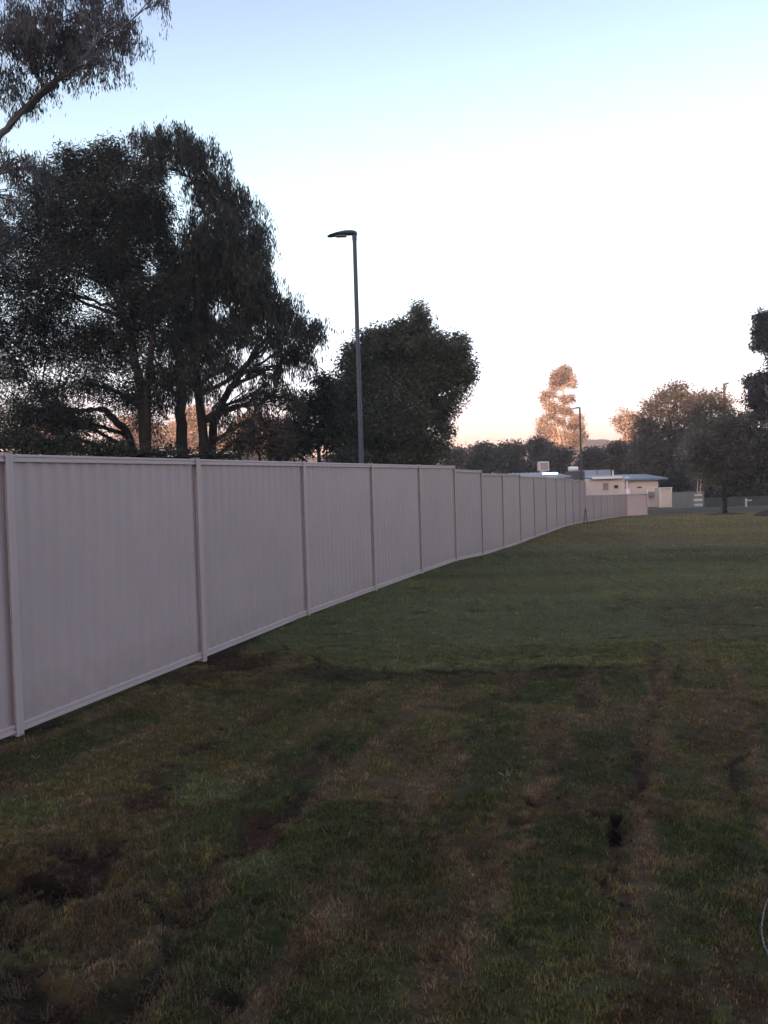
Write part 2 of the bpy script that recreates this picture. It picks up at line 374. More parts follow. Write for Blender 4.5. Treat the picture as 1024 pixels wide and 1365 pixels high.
M_WHITE = surf('white_paint', (.75, .74, .75), .05, 3, .5)
M_OFFWHITE = surf('offwhite_plastic', (.52, .48, .47), .06, 3, .5)
M_GLASS = surf('dark_window_glass', (.03, .035, .04), .2, 2, .08)
M_BLIND = surf('grey_blind', (.22, .19, .19), .1, 2, .6)
M_GREENFENCE = surf('grey_green_sheet', (.145, .165, .165), .08, 1, .55)
M_DARKFENCE = surf('dark_green_sheet', (.035, .042, .042), .15, 1, .6)
M_ASPHALT = surf('asphalt', (.095, .085, .08), .2, 1, 1.0, 0, .3, 40, .05)
M_MULCH = surf('mulch', (.040, .022, .017), .4, 12, .95, 0, .9, 25)
M_ROPE = surf('white_cord', (.15, .15, .15), .15, 40, .8)
M_WEED = surf('pale_weed', (.16, .17, .12), .2, 30, .7)
M_WOOD = surf('dark_wood', (.05, .038, .034), .25, 8, .8)
M_GREYMETAL = surf('grey_unit_metal', (.24, .22, .22), .1, 4, .5)

# ------------------------------------------------------------------ ground sheet
def axis(lo, hi, step, far, g=1.16):
    a = list(np.arange(lo, hi + 1e-6, step))
    s = step; v = hi; up_ = []
    while v < far: s *= g; v += s; up_.append(v)
    s = step; v = lo; dn = []
    while v > -far: s *= g; v -= s; dn.append(v)
    return np.array(dn[::-1] + a + up_)
gx = axis(-3.7, 4.6, .022, 560); gy = axis(2.0, 9.0, .022, 560)
X, Yg = np.meshgrid(gx, gy)
xx, yy = X.ravel(), Yg.ravel()
gc, gb = lawn(xx, yy)
zz = ground_z(xx, yy, gb)
nx, ny = len(gx), len(gy)
ii = (np.arange(ny - 1)[:, None] * nx + np.arange(nx - 1)[None, :]).ravel()
gme = np_mesh('lawn', np.stack([xx, yy, zz], 1), [np.stack([ii, ii + 1, ii + nx + 1, ii + nx], 1)], True,
              {'col': ('FLOAT_COLOR', np.concatenate([gc * .50, np.ones((len(gc), 1))], 1))})
tag(link_mesh('lawn', gme, M_GROUND), kind='structure')

# ------------------------------------------------------------------ grass blades
def blades(n, y0, y1, hmin, hmax, wid, near, clump=0):
    # points in the camera's ground fan and a good step either side of it
    y = np.sqrt(rng.uniform(y0 ** 2, y1 ** 2, n)); hw = y * .50 + .7
    x = rng.uniform(-1, 1, n) * hw
    fs = x * FN[0] + y * FN[1]
    ok = fs < 4.385
    x, y = x[ok], y[ok]
    c, b = lawn(x, y)
    keep = rng.uniform(0, 1, len(x)) > b * .97
    tuf = fbm(x, y, .06 if near else .14, 141, 3)
    keep &= rng.uniform(0, 1, len(x)) < .10 + 1.1 * sstep(.30, .62, tuf)
    x, y, c, b, tuf = x[keep], y[keep], c[keep], b[keep], tuf[keep]
    z = ground_z(x, y, b)
    n = len(x)
    h = rng.uniform(hmin, hmax, n) * (1 - .6 * b) * (.45 + 1.1 * tuf)
    a = rng.uniform(0, 2 * math.pi, n); lean = rng.uniform(.15, 1.0, n) * h
    dead = rng.uniform(0, 1, n) < .09
    c = c * rng.uniform(.6, 1.5, (n, 1)) * (.7 + .6 * vnoise(x / .05, y / .05, 149))[:, None]
    c[dead] = C_STRAW * rng.uniform(.35, .95, (dead.sum(), 1))
    long_ = rng.uniform(0, 1, n) < .012
    h[long_] *= 1.8; lean[long_] *= 2.2
    dx, dy = np.cos(a), np.sin(a)
    a2 = a + rng.normal(1.57, .5, n); w2 = wid * rng.uniform(.6, 1.4, n) * .5
    wx_, wy_ = np.cos(a2) * w2, np.sin(a2) * w2
    B = np.stack([x, y, z - .004], 1); Wv = np.stack([wx_, wy_, 0 * wx_], 1)
    tip = B + np.stack([dx * lean, dy * lean, h], 1)
    if near:
        mid = B + np.stack([dx * lean * .35, dy * lean * .35, h * .65], 1)
        V = np.stack([B - Wv, B + Wv, mid + Wv * .8, mid - Wv * .8, tip], 1).reshape(-1, 3)
        k = np.arange(n) * 5
        F = [np.stack([k, k + 1, k + 2, k + 3], 1), np.stack([k + 3, k + 2, k + 4], 1)]; m = 5
    else:
        V = np.stack([B - Wv, B + Wv, tip], 1).reshape(-1, 3); k = np.arange(n) * 3
        F = [np.stack([k, k + 1, k + 2], 1)]; m = 3
    cc = np.repeat(np.concatenate([c, np.ones((n, 1))], 1), m, 0)
    return V, F, cc
parts = [blades(330000, 2.1, 4.6, .008, .024, .0036, True), blades(260000, 4.6, 8.5, .009, .024, .0052, True),
         blades(170000, 8.5, 16, .010, .024, .011, False), blades(90000, 16, 30, .012, .028, .026, False), blades(50000, 30, 50, .015, .035, .05, False)]
def torn(n):
    # long dry roots and stalks of the torn up turf, lower left
    x = rng.normal(-1.15, .42, n); y = rng.normal(3.0, .45, n)
    k = (fbm(x, y, .13, 301, 3) > .47) & (y > 2.15); x, y = x[k], y[k]; n = len(x)
    c, b = lawn(x, y); z = ground_z(x, y, b)
    h = rng.uniform(.006, .030, n); a = rng.uniform(0, 6.283, n); ln = rng.uniform(.012, .055, n)
    c = (C_STRAW * .62)[None] * rng.uniform(.35, 1.2, (n, 1)) * (np.array([1, 1.02, 1.0]) + rng.uniform(-.12, .12, (n, 3)))
    wv = np.stack([-np.sin(a), np.cos(a), 0 * a], 1) * .0011
    B = np.stack([x, y, z - .002], 1); mid = B + np.stack([np.cos(a) * ln * .5, np.sin(a) * ln * .5, h], 1)
    a2 = a + rng.normal(0, .7, n); tip = mid + np.stack([np.cos(a2) * ln * .5, np.sin(a2) * ln * .5, -h * rng.uniform(-.3, .8, n)], 1)
    V = np.stack([B - wv, B + wv, mid + wv, mid - wv, tip], 1).reshape(-1, 3); q = np.arange(n) * 5
    return V, [np.stack([q, q + 1, q + 2, q + 3], 1), np.stack([q + 3, q + 2, q + 4], 1)], np.repeat(np.concatenate([c, np.ones((n, 1))], 1), 5, 0)
parts.append(torn(30000))
Vs, Fs4, Fs3, Cs, o_ = [], [], [], [], 0
for V, F, c in parts:
    for f in F: (Fs4 if f.shape[1] == 4 else Fs3).append(f + o_)
    Vs.append(V); Cs.append(c); o_ += len(V)
gm = np_mesh('grass', np.concatenate(Vs), [np.concatenate(Fs4), np.concatenate(Fs3)], False, {'col': ('FLOAT_COLOR', np.concatenate(Cs))})
tag(link_mesh('grass', gm, M_GRASS), 'short mown green and straw coloured grass of the patchy lawn', 'grass', kind='stuff')

# crumbs of soil in the bare places
def clods(n):
    y = np.sqrt(rng.uniform(2.1 ** 2, 8.5 ** 2, n)); x = rng.uniform(-1, 1, n) * (y * .5 + .5)
    c, b = lawn(x, y); k = (rng.uniform(0, 1, n) < b ** 1.5) & (x * FN[0] + y * FN[1] < 4.36); x, y, b, c = x[k], y[k], b[k], c[k]; n = len(x)
    z = ground_z(x, y, b); r = .003 + .011 * rng.uniform(0, 1, n) ** 3
    t = (1 + 5 ** .5) / 2
    I = np.array([(-1, t, 0), (1, t, 0), (-1, -t, 0), (1, -t, 0), (0, -1, t), (0, 1, t), (0, -1, -t), (0, 1, -t), (t, 0, -1), (t, 0, 1), (-t, 0, -1), (-t, 0, 1)]) / 1.9
    T_ = np.array([(0, 11, 5), (0, 5, 1), (0, 1, 7), (0, 7, 10), (0, 10, 11), (1, 5, 9), (5, 11, 4), (11, 10, 2), (10, 7, 6), (7, 1, 8), (3, 9, 4), (3, 4, 2), (3, 2, 6), (3, 6, 8), (3, 8, 9), (4, 9, 5), (2, 4, 11), (6, 2, 10), (8, 6, 7), (9, 8, 1)])
    V = I[None] * rng.uniform(.6, 1.3, (n, 12, 1)) * r[:, None, None] * np.array([1, 1, .7]) + np.stack([x, y, z + r * .25], 1)[:, None]
    cc = (C_SOIL * .9)[None] * rng.uniform(.5, 1.9, (n, 1)) * (np.array([1, 1, 1]) + rng.uniform(-.1, .1, (n, 3)))
    return V.reshape(-1, 3), (T_[None] + (np.arange(n) * 12)[:, None, None]).reshape(-1, 3), np.repeat(np.concatenate([cc, np.ones((n, 1))], 1), 12, 0)
V, F, c = clods(90000)
tag(link_mesh('soil_crumbs', np_mesh('soil_crumbs', V, [F], False, {'col': ('FLOAT_COLOR', c)}), M_GRASS), 'dark crumbs of loose soil in the bare torn patches of the lawn', 'soil', kind='stuff')

# ------------------------------------------------------------------ sheet metal fences
def P2(s, off=0.0):
    """point in plan on the fence line: s along it, off towards the lawn"""
    return FN * (4.4 - off) + FD * s
FANG = math.atan2(FD[1], FD[0])
def sheet_mesh(mb, p, q, zb0, zb1, zt, period=.15, depth=.012, n_per=8):
    if not isinstance(zt, tuple): zt = (zt, zt)
    p = np.array(p); q = np.array(q); L = np.linalg.norm(q - p); d = (q - p) / L; nrm = np.array([d[1], -d[0]])
    k = max(8, int(L / period * n_per)); u = np.linspace(0, L, k + 1); ph = (u / period) % 1
    prof = np.where(ph < .22, ph / .22, np.where(ph < .5, 1, np.where(ph < .72, 1 - (ph - .5) / .22, 0)))
    prof = prof * prof * (3 - 2 * prof)
    fr = p[None] + d[None] * u[:, None] + nrm[None] * ((prof - .5) * depth)[:, None]
    zb = zb0 + (zb1 - zb0) * u / L
    b = len(mb.V)
    for side in (0, 1):
        f2 = fr - nrm[None] * .003 * side
        for i in range(k + 1): mb.V.append((f2[i][0], f2[i][1], zb[i]))
        for i in range(k + 1): mb.V.append((f2[i][0], f2[i][1], zt[0] + (zt[1] - zt[0]) * u[i] / L))
    m = k + 1
    for i in range(k):
        mb.F.append((b + i, b + i + 1, b + m + i + 1, b + m + i))
        mb.F.append((b + 2 * m + i + 1, b + 2 * m + i, b + 3 * m + i, b + 3 * m + i + 1))
        mb.F.append((b + m + i, b + m + i + 1, b + 3 * m + i + 1, b + 3 * m + i))
def beam(mb, p, q, z0, z1, h, dep, nrm, lip=0):
    """rail from p to q in plan, its underside at z0 at p and z1 at q"""
    p = np.array(p); q = np.array(q); L = np.linalg.norm(q - p); d = (q - p) / L
    pr = [(-dep / 2, 0), (dep / 2, 0), (dep / 2, h * .30), (dep / 2 - lip, h * .36), (dep / 2 - lip, h * .62), (dep / 2, h * .68), (dep / 2, h - .004), (dep / 2 - .004, h), (-dep / 2, h)]
    b = len(mb.V); k = len(pr)
    for P_, z in ((p, z0), (q, z1)):
        for a, c in pr: mb.V.append((P_[0] + nrm[0] * a, P_[1] + nrm[1] * a, z + c))
    for i in range(k): mb.F.append((b + i, b + (i + 1) % k, b + k + (i + 1) % k, b + k + i))
    mb.F.append(tuple(b + i for i in range(k - 1, -1, -1))); mb.F.append(tuple(b + k + i for i in range(k)))
S0, BAY = 4.70, 2.425
def fz(s):                                   # underside of the fence along its length
    return float(np.interp(s, [2.2, 4.7, 7.1, 9.5, 12, 14.4, 16.8, 19.2, 21.6, 24.1, 26.6, 29, 31.6, 34, 36.3, 38.7, 41.1],
                           [-.10, -.095, -.055, -.005, .005, .01, .005, -.085, -.125, -.14, -.145, -.16, -.165, -.18, -.22, -.29, -.35]))
TOPS = {-1: (1.811, 1.830), 0: (1.830, 1.849), 1: (1.849, 1.868), 2: (1.868, 1.887), 3: (1.887, 1.906), 4: (1.906, 1.925), 5: (1.857, 1.857), 6: (1.79, 1.795), 7: (1.795, 1.80),
        8: (1.752, 1.748), 9: (1.748, 1.744), 10: (1.722, 1.718), 11: (1.716, 1.712), 12: (1.685, 1.68), 13: (1.63, 1.63), 14: (1.59, 1.585)}
def fence_bay(root, p, q, zb0, zb1, zt, off, period=.15, mat=None):
    if not isinstance(zt, tuple): zt = (zt, zt)
    p = np.array(p); q = np.array(q); d = (q - p) / np.linalg.norm(q - p); nrm = np.array([d[1], -d[0]])
    a, b_ = p + d * .006, q - d * .006
    m = MB(); sheet_mesh(m, p + d * .014, q - d * .014, zb0 + .02, zb1 + .02, (zt[0] - .025, zt[1] - .025), period); m.build('sheet_panel', mat or M_FENCE, root, True, off)
    m = MB(); beam(m, a, b_, zt[0] - .052, zt[1] - .052, .052, .046, nrm, .006); m.build('top_rail', M_POST, root, False, off)
    m = MB(); beam(m, a, b_, zb0, zb1, .058, .044, nrm, .006); m.build('bottom_rail', M_POST, root, False, off)
def fence_post(root, p, d, zb, zt, off, rz):
    # two C channels back to back: web, front and back flange, open towards the sheets
    d = np.array(d); nrm = np.array([d[1], -d[0]]); pp = np.array(p); m = MB(); zm, hh = (zb + zt) / 2, zt - zb
    m.box((pp[0], pp[1], zm - .002), (.006, .0535, hh), rz)
    for sgn in (-1, 1):
        c = pp + nrm * sgn * .029; m.box((c[0], c[1], zm), (.068, .0042, hh), rz, bev=.0012)
    for sgn in (-1, 1):
        c = pp + nrm * .0318 + d * sgn * .0185; m.box((c[0], c[1], zm), (.029, .0012, hh - .01), rz)
    m.box((pp[0], pp[1], zt + .003), (.066, .060, .003), rz)
    return m.build('post', M_POST, root, False, off)
b0 = np.array([*P2(S0), fz(S0)])
froot = empty('metal_fence', b0, 'long mauve-grey corrugated sheet metal fence stepping down along the left of the lawn', 'fence')
topz = {}
for i, zt in TOPS.items():
    sa, sb = S0 + i * BAY, S0 + (i + 1) * BAY
    fence_bay(froot, P2(sa), P2(sb), fz(sa), fz(sb), zt, b0)
    topz[i] = max(topz.get(i, 0), zt[0]); topz[i + 1] = max(topz.get(i + 1, 0), zt[1])
for i in range(-1, 16):
    s = S0 + i * BAY
    fence_post(froot, P2(s), FD, fz(s) - .09, topz[i] + .006, b0, FANG)
# lower front fence that carries on and turns across
lp = [np.array(P2(S0 + 15 * BAY + .15))]
Q1 = at(826, 670, 49.0)[:2]; Q2 = at(862.5, 670, 50.6)[:2]
LOWZ = lambda y: float(np.interp(y, [40, 49, 51], [-.36, -.52, -.55]))
b1 = np.array([*lp[0], LOWZ(lp[0][1])])
lroot = empty('low_fence', b1, 'lower mauve-grey sheet fence beyond the tall one, turning across in front of the cream house', 'fence')
run = [lp[0] + (Q1 - lp[0]) * t for t in np.linspace(0, 1, 6)] + [Q1 + (Q2 - Q1) * .25, Q2]
M_FENCE_LIT = surf('fence_paint_lit', (.60, .50, .50), .05, 1.4, .45)  # same fence, with the facing bay's brighter light put into the colour
for a, b in zip(run[:-1], run[1:]):
    M_FENCE_ = M_FENCE_LIT if b is run[-1] else M_FENCE
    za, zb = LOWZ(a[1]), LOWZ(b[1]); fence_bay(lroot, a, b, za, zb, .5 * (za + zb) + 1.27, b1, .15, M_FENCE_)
for k, a in enumerate(run):
    d = run[min(k + 1, len(run) - 1)] - run[max(k - 1, 0)]; d = d / np.linalg.norm(d)
    fence_post(lroot, a, d, LOWZ(a[1]) - .06, LOWZ(a[1]) + 1.285, b1, math.atan2(d[1], d[0]))

# ------------------------------------------------------------------ street lamps
def P3(px, py, Y): return at(px, py, Y)
t = P3(472.5, 312, 17.6); gz = float(gbase(0, 17.6))
r = empty('street_lamp', (t[0], t[1], gz), 'tall slim grey street lamp with curved blade head standing close behind the near fence', 'street lamp', 'street lamps behind the fence')
m = MB(); m.tube([(0, 0, 0), (0, 0, 1.2), (0, 0, 1.21), (0, 0, t[2] - gz - .02)], [.062, .060, .052, .040], 16); m.build('pole', M_POLE, r, True)
m = MB(); m.box((0, 0, .02), (.26, .26, .03), bev=.006); m.build('base_plate', M_POLE, r)
hz = t[2] - gz
def head(L, hz, tilt, wid):
    m = MB(); st = []
    for q, wq, th, up_ in ((.06, .05, .05, .0), (.03, .062, .085, .015), (-.06, .075, .10, .03), (-.2, .11, .085, .03), (-.38, .12, .06, .012), (-.52, .10, .038, -.012), (-.58, .05, .02, -.022)):
        x = q * L / .58; z = hz + up_ + tilt * x
        ring = []
        for a in np.linspace(0, 2 * math.pi, 14, endpoint=False):
            ring.append((x, wid * wq * math.copysign(abs(math.cos(a)) ** .7, math.cos(a)), z + th * .5 * math.copysign(abs(math.sin(a)) ** .8, math.sin(a))))
        st.append(ring)
    b = 0; V = [v for rg in st for v in rg]; F = []
    for k in range(len(st) - 1):
        for i in range(14): F.append((k * 14 + i, k * 14 + (i + 1) % 14, k * 14 + 14 + (i + 1) % 14, k * 14 + 14 + i))
    F.append(tuple(range(13, -1, -1))); F.append(tuple(len(V) - 14 + i for i in range(14)))
    m.add(V, F); return m
head(.55, hz, -.02 * -1, 1.0).build('lamp_head', M_POLE, r, True)
m = MB(); m.box((-.27, 0, hz - .038), (.22, .15, .012), bev=.004); m.build('lamp_lens', M_LENS, r)
m = MB(); m.tube([(0, 0, hz - .12), (0, 0, hz + .03)], [.05, .046], 16); m.build('collar', M_POLE, r, True)
t = P3(773, 544, 58); gz = float(gbase(0, 58)); hz = t[2] - gz
r = empty('street_lamp', (t[0], t[1], gz), 'distant thin dark street lamp standing beyond the far end of the tall fence', 'street lamp', 'street lamps behind the fence')
m = MB(); m.tube([(0, 0, 0), (0, 0, 2.7), (0, 0, 2.72), (0, 0, hz)], [.095, .09, .07, .055], 14); m.build('pole', M_DARKPOLE, r, True)
head(.56, hz, .0, .8).build('lamp_head', M_DARKPOLE, r, True)
m = MB(); m.box((-.27, 0, hz - .04), (.2, .12, .012), bev=.004); m.build('lamp_lens', M_LENS, r)

# ------------------------------------------------------------------ trees
def leaves_mesh(C, A, L, Wd, tint, fold=0):
    n = len(C)
    ref = rng.normal(size=(n, 3)); A = A / (np.linalg.norm(A, axis=1)[:, None] + 1e-9)
    Bv = np.cross(A, ref); Bv /= np.linalg.norm(Bv, axis=1)[:, None] + 1e-9
    a = A * (L / 2)[:, None]; b = Bv * (Wd / 2)[:, None]
    V = np.stack([C - a, C + b - a * .1, C + a, C - b - a * .1], 1).reshape(-1, 3)
    k = np.arange(n) * 4
    return V, np.stack([k, k + 1, k + 2, k + 3], 1), np.repeat(tint, 4)
def bez(a, c, b, n):
    t = np.linspace(0, 1, n)[:, None]
    return (1 - t) ** 2 * a + 2 * t * (1 - t) * c + t * t * b
def tree(name, label, Y, trunks, lobes, leafm, barkm, cat='tree', group=None, tw=40, lv=14, L=.12, W=.04, spread=.22, droop=.4, r0=.18, dspread=.5, twig_r=.008, strand=0, thick=1.0, dead_twigs=0):
    """trunks: list of photo-pixel polylines from the base up; lobes: (px, py, rx, ry[, density, dy]).  All placed in depth about world distance Y."""
    base = at(trunks[0][0][0], trunks[0][0][1], Y); base[2] = float(gbase(base[0], base[1])) - .05
    root = empty(name, base, label, cat, group)
    tubes = []
    tp = []
    for k, pl in enumerate(trunks):
        pts = [at(px, py, Y + (k * .55 * (-1) ** k)) for px, py in pl]
        p0 = pts[0].copy(); p0[2] = float(gbase(p0[0], p0[1])) - .05
        pts[0] = p0
        P = np.array(pts); u = np.linspace(0, len(P) - 1, max(8, 5 * len(P)))
        P = np.stack([np.interp(u, np.arange(len(P)), P[:, i]) for i in range(3)], 1)
        for _ in range(2): P[1:-1] = .25 * P[:-2] + .5 * P[1:-1] + .25 * P[2:]
        P[1:] += rng.normal(0, .03 * min(1, Y / 30), P[1:].shape)
        rr = np.linspace(r0, r0 * .3, len(P)); rr[0] *= 1.25
        rr = rr * (1 if k == 0 else .8)
        tubes.append((P, rr, 10)); tp.append((P, rr))
    AP = np.concatenate([p for p, _ in tp]); AR = np.concatenate([q for _, q in tp])
    xs = [at(l[0], l[1], Y)[0] for l in lobes]; crownR = .5 * (max(xs) - min(xs)) + .5 * lobes[0][2] / FPX * Y
    LC, LA, LL, LT = [], [], [], []
    for lb in lobes:
        px, py, rx, ry = lb[:4]; dens = lb[4] if len(lb) > 4 else 1.0
        dy = lb[5] if len(lb) > 5 else rng.uniform(-dspread, dspread) * crownR
        c = at(px, py, Y + dy); sc = (Y + dy) / FPX; Rx, Rz = rx * sc, ry * sc; Ry = max(.5 * (Rx + Rz), .8 * Rx) * thick
        # limb from the trunk to the lobe
        below = AP[:, 2] < c[2] - .25 * np.linalg.norm(AP[:, :2] - c[:2], axis=1)
        dd = np.linalg.norm(AP - c, axis=1) + np.where(below, 0, 50)
        j = int(np.argmin(dd)); s = AP[j]; rs = min(AR[j] * .6, .05 + .02 * dd[j] if dd[j] < 50 else .1)
        mid = .5 * (s + c); mid[2] += .12 * np.linalg.norm(c - s) * (1 if c[2] > s[2] else -.2); mid += rng.normal(0, .1, 3) * np.linalg.norm(c - s) * .5
        P = bez(s, mid, c, 9); P[1:-1] += rng.normal(0, .015 * np.linalg.norm(c - s), P[1:-1].shape)
        tubes.append((P, np.linspace(rs, max(rs * .35, twig_r * 1.5), 9), 6))
        vol = (Rx * Rz * Ry) ** (1 / 3)
        ntw = max(6, int(tw * 2.6 * dens * (vol / 1.0) ** 1.9))
        d = rng.normal(size=(ntw, 3)); d /= np.linalg.norm(d, axis=1)[:, None]
        rad = rng.uniform(.12, 1, ntw) ** .5
        # lumpy lobe outline
        ph = rng.uniform(0, 6.28, 3)
        rad = rad * (.84 + .22 * np.sin(3 * d[:, 0] + ph[0]) * np.sin(4 * d[:, 2] + ph[1]) + .12 * np.sin(7 * d[:, 1] + ph[2]))
        E = c + d * rad[:, None] * np.array([Rx, Ry, Rz])
        nb = min(ntw, 16)
        for q in range(nb):
            st = P[rng.integers(4, 9)]; e = E[q]; mm = .5 * (st + e) + np.array([0, 0, .15 * np.linalg.norm(e - st)]) + rng.normal(0, .08 * vol, 3)
            tubes.append((bez(st, mm, e, 6), np.linspace(max(rs * .3, twig_r * 1.6), twig_r, 6), 4))
        ltint = rng.uniform(.25, .75)
        n = ntw * lv
        ctint = np.clip(rng.normal(ltint, .22, ntw), 0, 1)
        idx = np.repeat(np.arange(ntw), lv)
        out = d[idx] * np.array([1, 1, .5]); out = out + rng.normal(0, .55, (n, 3))
        if strand:                                 # hanging strands: leaves strung down a drooping line
            tt = rng.uniform(0, 1, n); hd = rng.normal(0, 1, (ntw, 3)); hd[:, 2] = 0
            sl = (strand * rng.uniform(.5, 1.3, ntw))[idx]
            Cn = E[idx] + hd[idx] * (sl * .45 * np.sqrt(tt))[:, None] + np.stack([0 * tt, 0 * tt, -sl * tt ** 1.3], 1) + rng.normal(0, spread * .5, (n, 3))
            out = rng.normal(0, .35, (n, 3)); out[:, 2] -= droop + .5
        else:
            Cn = E[idx] + np.clip(rng.normal(0, spread, (n, 3)), -1.7 * spread, 1.7 * spread) * np.array([1, 1, .8]); out[:, 2] -= droop
        LC.append(Cn); LA.append(out); LL.append(np.full(n, L) * rng.uniform(.6, 1.35, n)); LT.append(np.clip(ctint[idx] + rng.normal(0, .14, n), 0, 1))
    TV, TF, o = [], [], 0
    for P, rr, k in tubes:
        V, F = tube_np(P, rr, k); TV.append(V); TF.append(F + o); o += len(V)
    me = np_mesh('trunk', np.concatenate(TV) - base, [np.concatenate(TF)], True); link_mesh('trunk', me, barkm, root)
    C = np.concatenate(LC); Ln = np.concatenate(LL)
    V, F, tn = leaves_mesh(C - base, np.concatenate(LA), Ln, Ln * W / L, np.concatenate(LT))
    me = np_mesh('crown', V, [F], False, {'tint': ('FLOAT', tn)}); link_mesh('crown', me, leafm, root)
    return root, len(F)

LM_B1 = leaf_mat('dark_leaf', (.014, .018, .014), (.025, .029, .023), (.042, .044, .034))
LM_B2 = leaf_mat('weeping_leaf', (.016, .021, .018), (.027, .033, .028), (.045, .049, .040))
LM_A = leaf_mat('gum_leaf_grey', (.035, .038, .044), (.06, .06, .066), (.10, .10, .105))
LM_C = leaf_mat('broad_leaf', (.048, .058, .038), (.088, .10, .066), (.15, .152, .105))
LM_D = leaf_mat('bush_leaf', (.016, .022, .014), (.028, .034, .022), (.05, .05, .032))
LM_E = leaf_mat('brown_shrub_leaf', (.04, .03, .025), (.06, .045, .036), (.09, .065, .05))
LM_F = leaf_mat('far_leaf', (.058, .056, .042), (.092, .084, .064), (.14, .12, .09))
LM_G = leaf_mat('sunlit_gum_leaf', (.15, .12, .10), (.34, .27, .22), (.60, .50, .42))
LM_L = leaf_mat('light_shrub_leaf', (.07, .09, .06), (.11, .13, .09), (.16, .18, .13))
NL = 0
def T(*a, **k):
    global NL
    r, n = tree(*a, **k); NL += n; return r
NEAR = 'trees behind the near fence'
# overhanging gum at the top left
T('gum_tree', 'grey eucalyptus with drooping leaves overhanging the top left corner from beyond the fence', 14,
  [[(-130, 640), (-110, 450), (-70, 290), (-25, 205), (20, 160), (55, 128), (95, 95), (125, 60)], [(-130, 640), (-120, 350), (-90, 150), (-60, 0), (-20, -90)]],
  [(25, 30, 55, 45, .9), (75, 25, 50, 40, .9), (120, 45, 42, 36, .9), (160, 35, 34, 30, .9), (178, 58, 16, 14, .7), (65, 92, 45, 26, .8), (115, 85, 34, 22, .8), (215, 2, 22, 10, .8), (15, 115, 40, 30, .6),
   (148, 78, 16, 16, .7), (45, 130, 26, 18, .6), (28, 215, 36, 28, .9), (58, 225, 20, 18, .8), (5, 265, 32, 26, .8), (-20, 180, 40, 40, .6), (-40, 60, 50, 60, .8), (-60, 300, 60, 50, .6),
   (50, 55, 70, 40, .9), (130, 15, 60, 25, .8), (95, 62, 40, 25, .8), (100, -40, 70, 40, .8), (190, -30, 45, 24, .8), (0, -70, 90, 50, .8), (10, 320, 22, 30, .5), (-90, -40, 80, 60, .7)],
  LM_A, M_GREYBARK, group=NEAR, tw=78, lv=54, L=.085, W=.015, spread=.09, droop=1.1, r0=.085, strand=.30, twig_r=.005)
# the big dark pair
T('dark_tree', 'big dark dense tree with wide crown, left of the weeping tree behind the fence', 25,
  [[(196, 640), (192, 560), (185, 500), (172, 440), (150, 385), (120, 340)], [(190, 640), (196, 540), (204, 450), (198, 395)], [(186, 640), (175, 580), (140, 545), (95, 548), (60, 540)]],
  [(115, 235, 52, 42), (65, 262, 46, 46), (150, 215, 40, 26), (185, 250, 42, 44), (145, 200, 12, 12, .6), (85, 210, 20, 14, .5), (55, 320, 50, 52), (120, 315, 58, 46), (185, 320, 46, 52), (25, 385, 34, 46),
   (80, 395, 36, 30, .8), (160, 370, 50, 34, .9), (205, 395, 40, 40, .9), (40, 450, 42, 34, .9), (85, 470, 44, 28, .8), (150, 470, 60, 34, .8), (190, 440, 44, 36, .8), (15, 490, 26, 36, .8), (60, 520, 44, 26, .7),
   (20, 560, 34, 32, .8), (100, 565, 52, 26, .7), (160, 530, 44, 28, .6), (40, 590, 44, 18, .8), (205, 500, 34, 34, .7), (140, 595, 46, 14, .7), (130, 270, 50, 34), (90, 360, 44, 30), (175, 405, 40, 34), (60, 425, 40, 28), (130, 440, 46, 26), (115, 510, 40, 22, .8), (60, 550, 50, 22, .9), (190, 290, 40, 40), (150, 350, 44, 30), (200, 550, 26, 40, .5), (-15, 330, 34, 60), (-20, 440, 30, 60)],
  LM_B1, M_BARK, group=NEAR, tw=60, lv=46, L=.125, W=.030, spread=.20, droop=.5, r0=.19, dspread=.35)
T('weeping_tree', 'tall weeping tree with twin dark trunks and hanging strands, right of the wide dark tree', 26,
  [[(244, 640), (242, 560), (238, 480), (240, 410), (236, 350)], [(276, 640), (270, 560), (258, 480), (262, 400), (285, 330), (300, 280)], [(272, 640), (285, 560), (305, 520), (340, 470), (375, 430)]],
  [(232, 188, 46, 26), (192, 186, 20, 22, .8), (262, 205, 34, 28), (205, 215, 26, 24, .8), (290, 245, 34, 30), (268, 250, 30, 26, .6), (318, 272, 32, 32), (296, 305, 44, 36), (345, 318, 22, 34), (335, 350, 34, 30), (262, 300, 24, 40, .5),
   (215, 290, 20, 30, .6), (352, 385, 32, 30), (290, 365, 50, 40), (250, 395, 44, 40), (330, 420, 40, 26), (378, 408, 32, 22), (402, 436, 30, 24), (424, 438, 12, 14, .8), (360, 445, 36, 20, .8), (300, 440, 46, 34, .8), (240, 455, 44, 34, .8),
   (388, 470, 30, 18, .8), (372, 492, 14, 22, .7), (345, 490, 18, 26, .5), (310, 490, 26, 26, .5), (265, 500, 34, 28, .7), (330, 540, 20, 30, .35), (295, 545, 18, 30, .35), (220, 520, 24, 34, .5), (405, 470, 16, 22, .7), (352, 525, 30, 28, .5), (388, 525, 18, 28, .5), (322, 568, 24, 20, .5), (372, 565, 26, 20, .45), (270, 340, 50, 40), (310, 335, 40, 34), (330, 385, 44, 30), (255, 430, 40, 30), (235, 370, 40, 30), (280, 470, 34, 26, .8), (240, 490, 30, 28, .8), (225, 330, 24, 34, .6), (300, 210, 8, 10, .5)],
  LM_B2, M_BARK, group=NEAR, tw=72, lv=40, L=.15, W=.024, spread=.12, droop=1.0, r0=.20, dspread=.35, strand=.55)
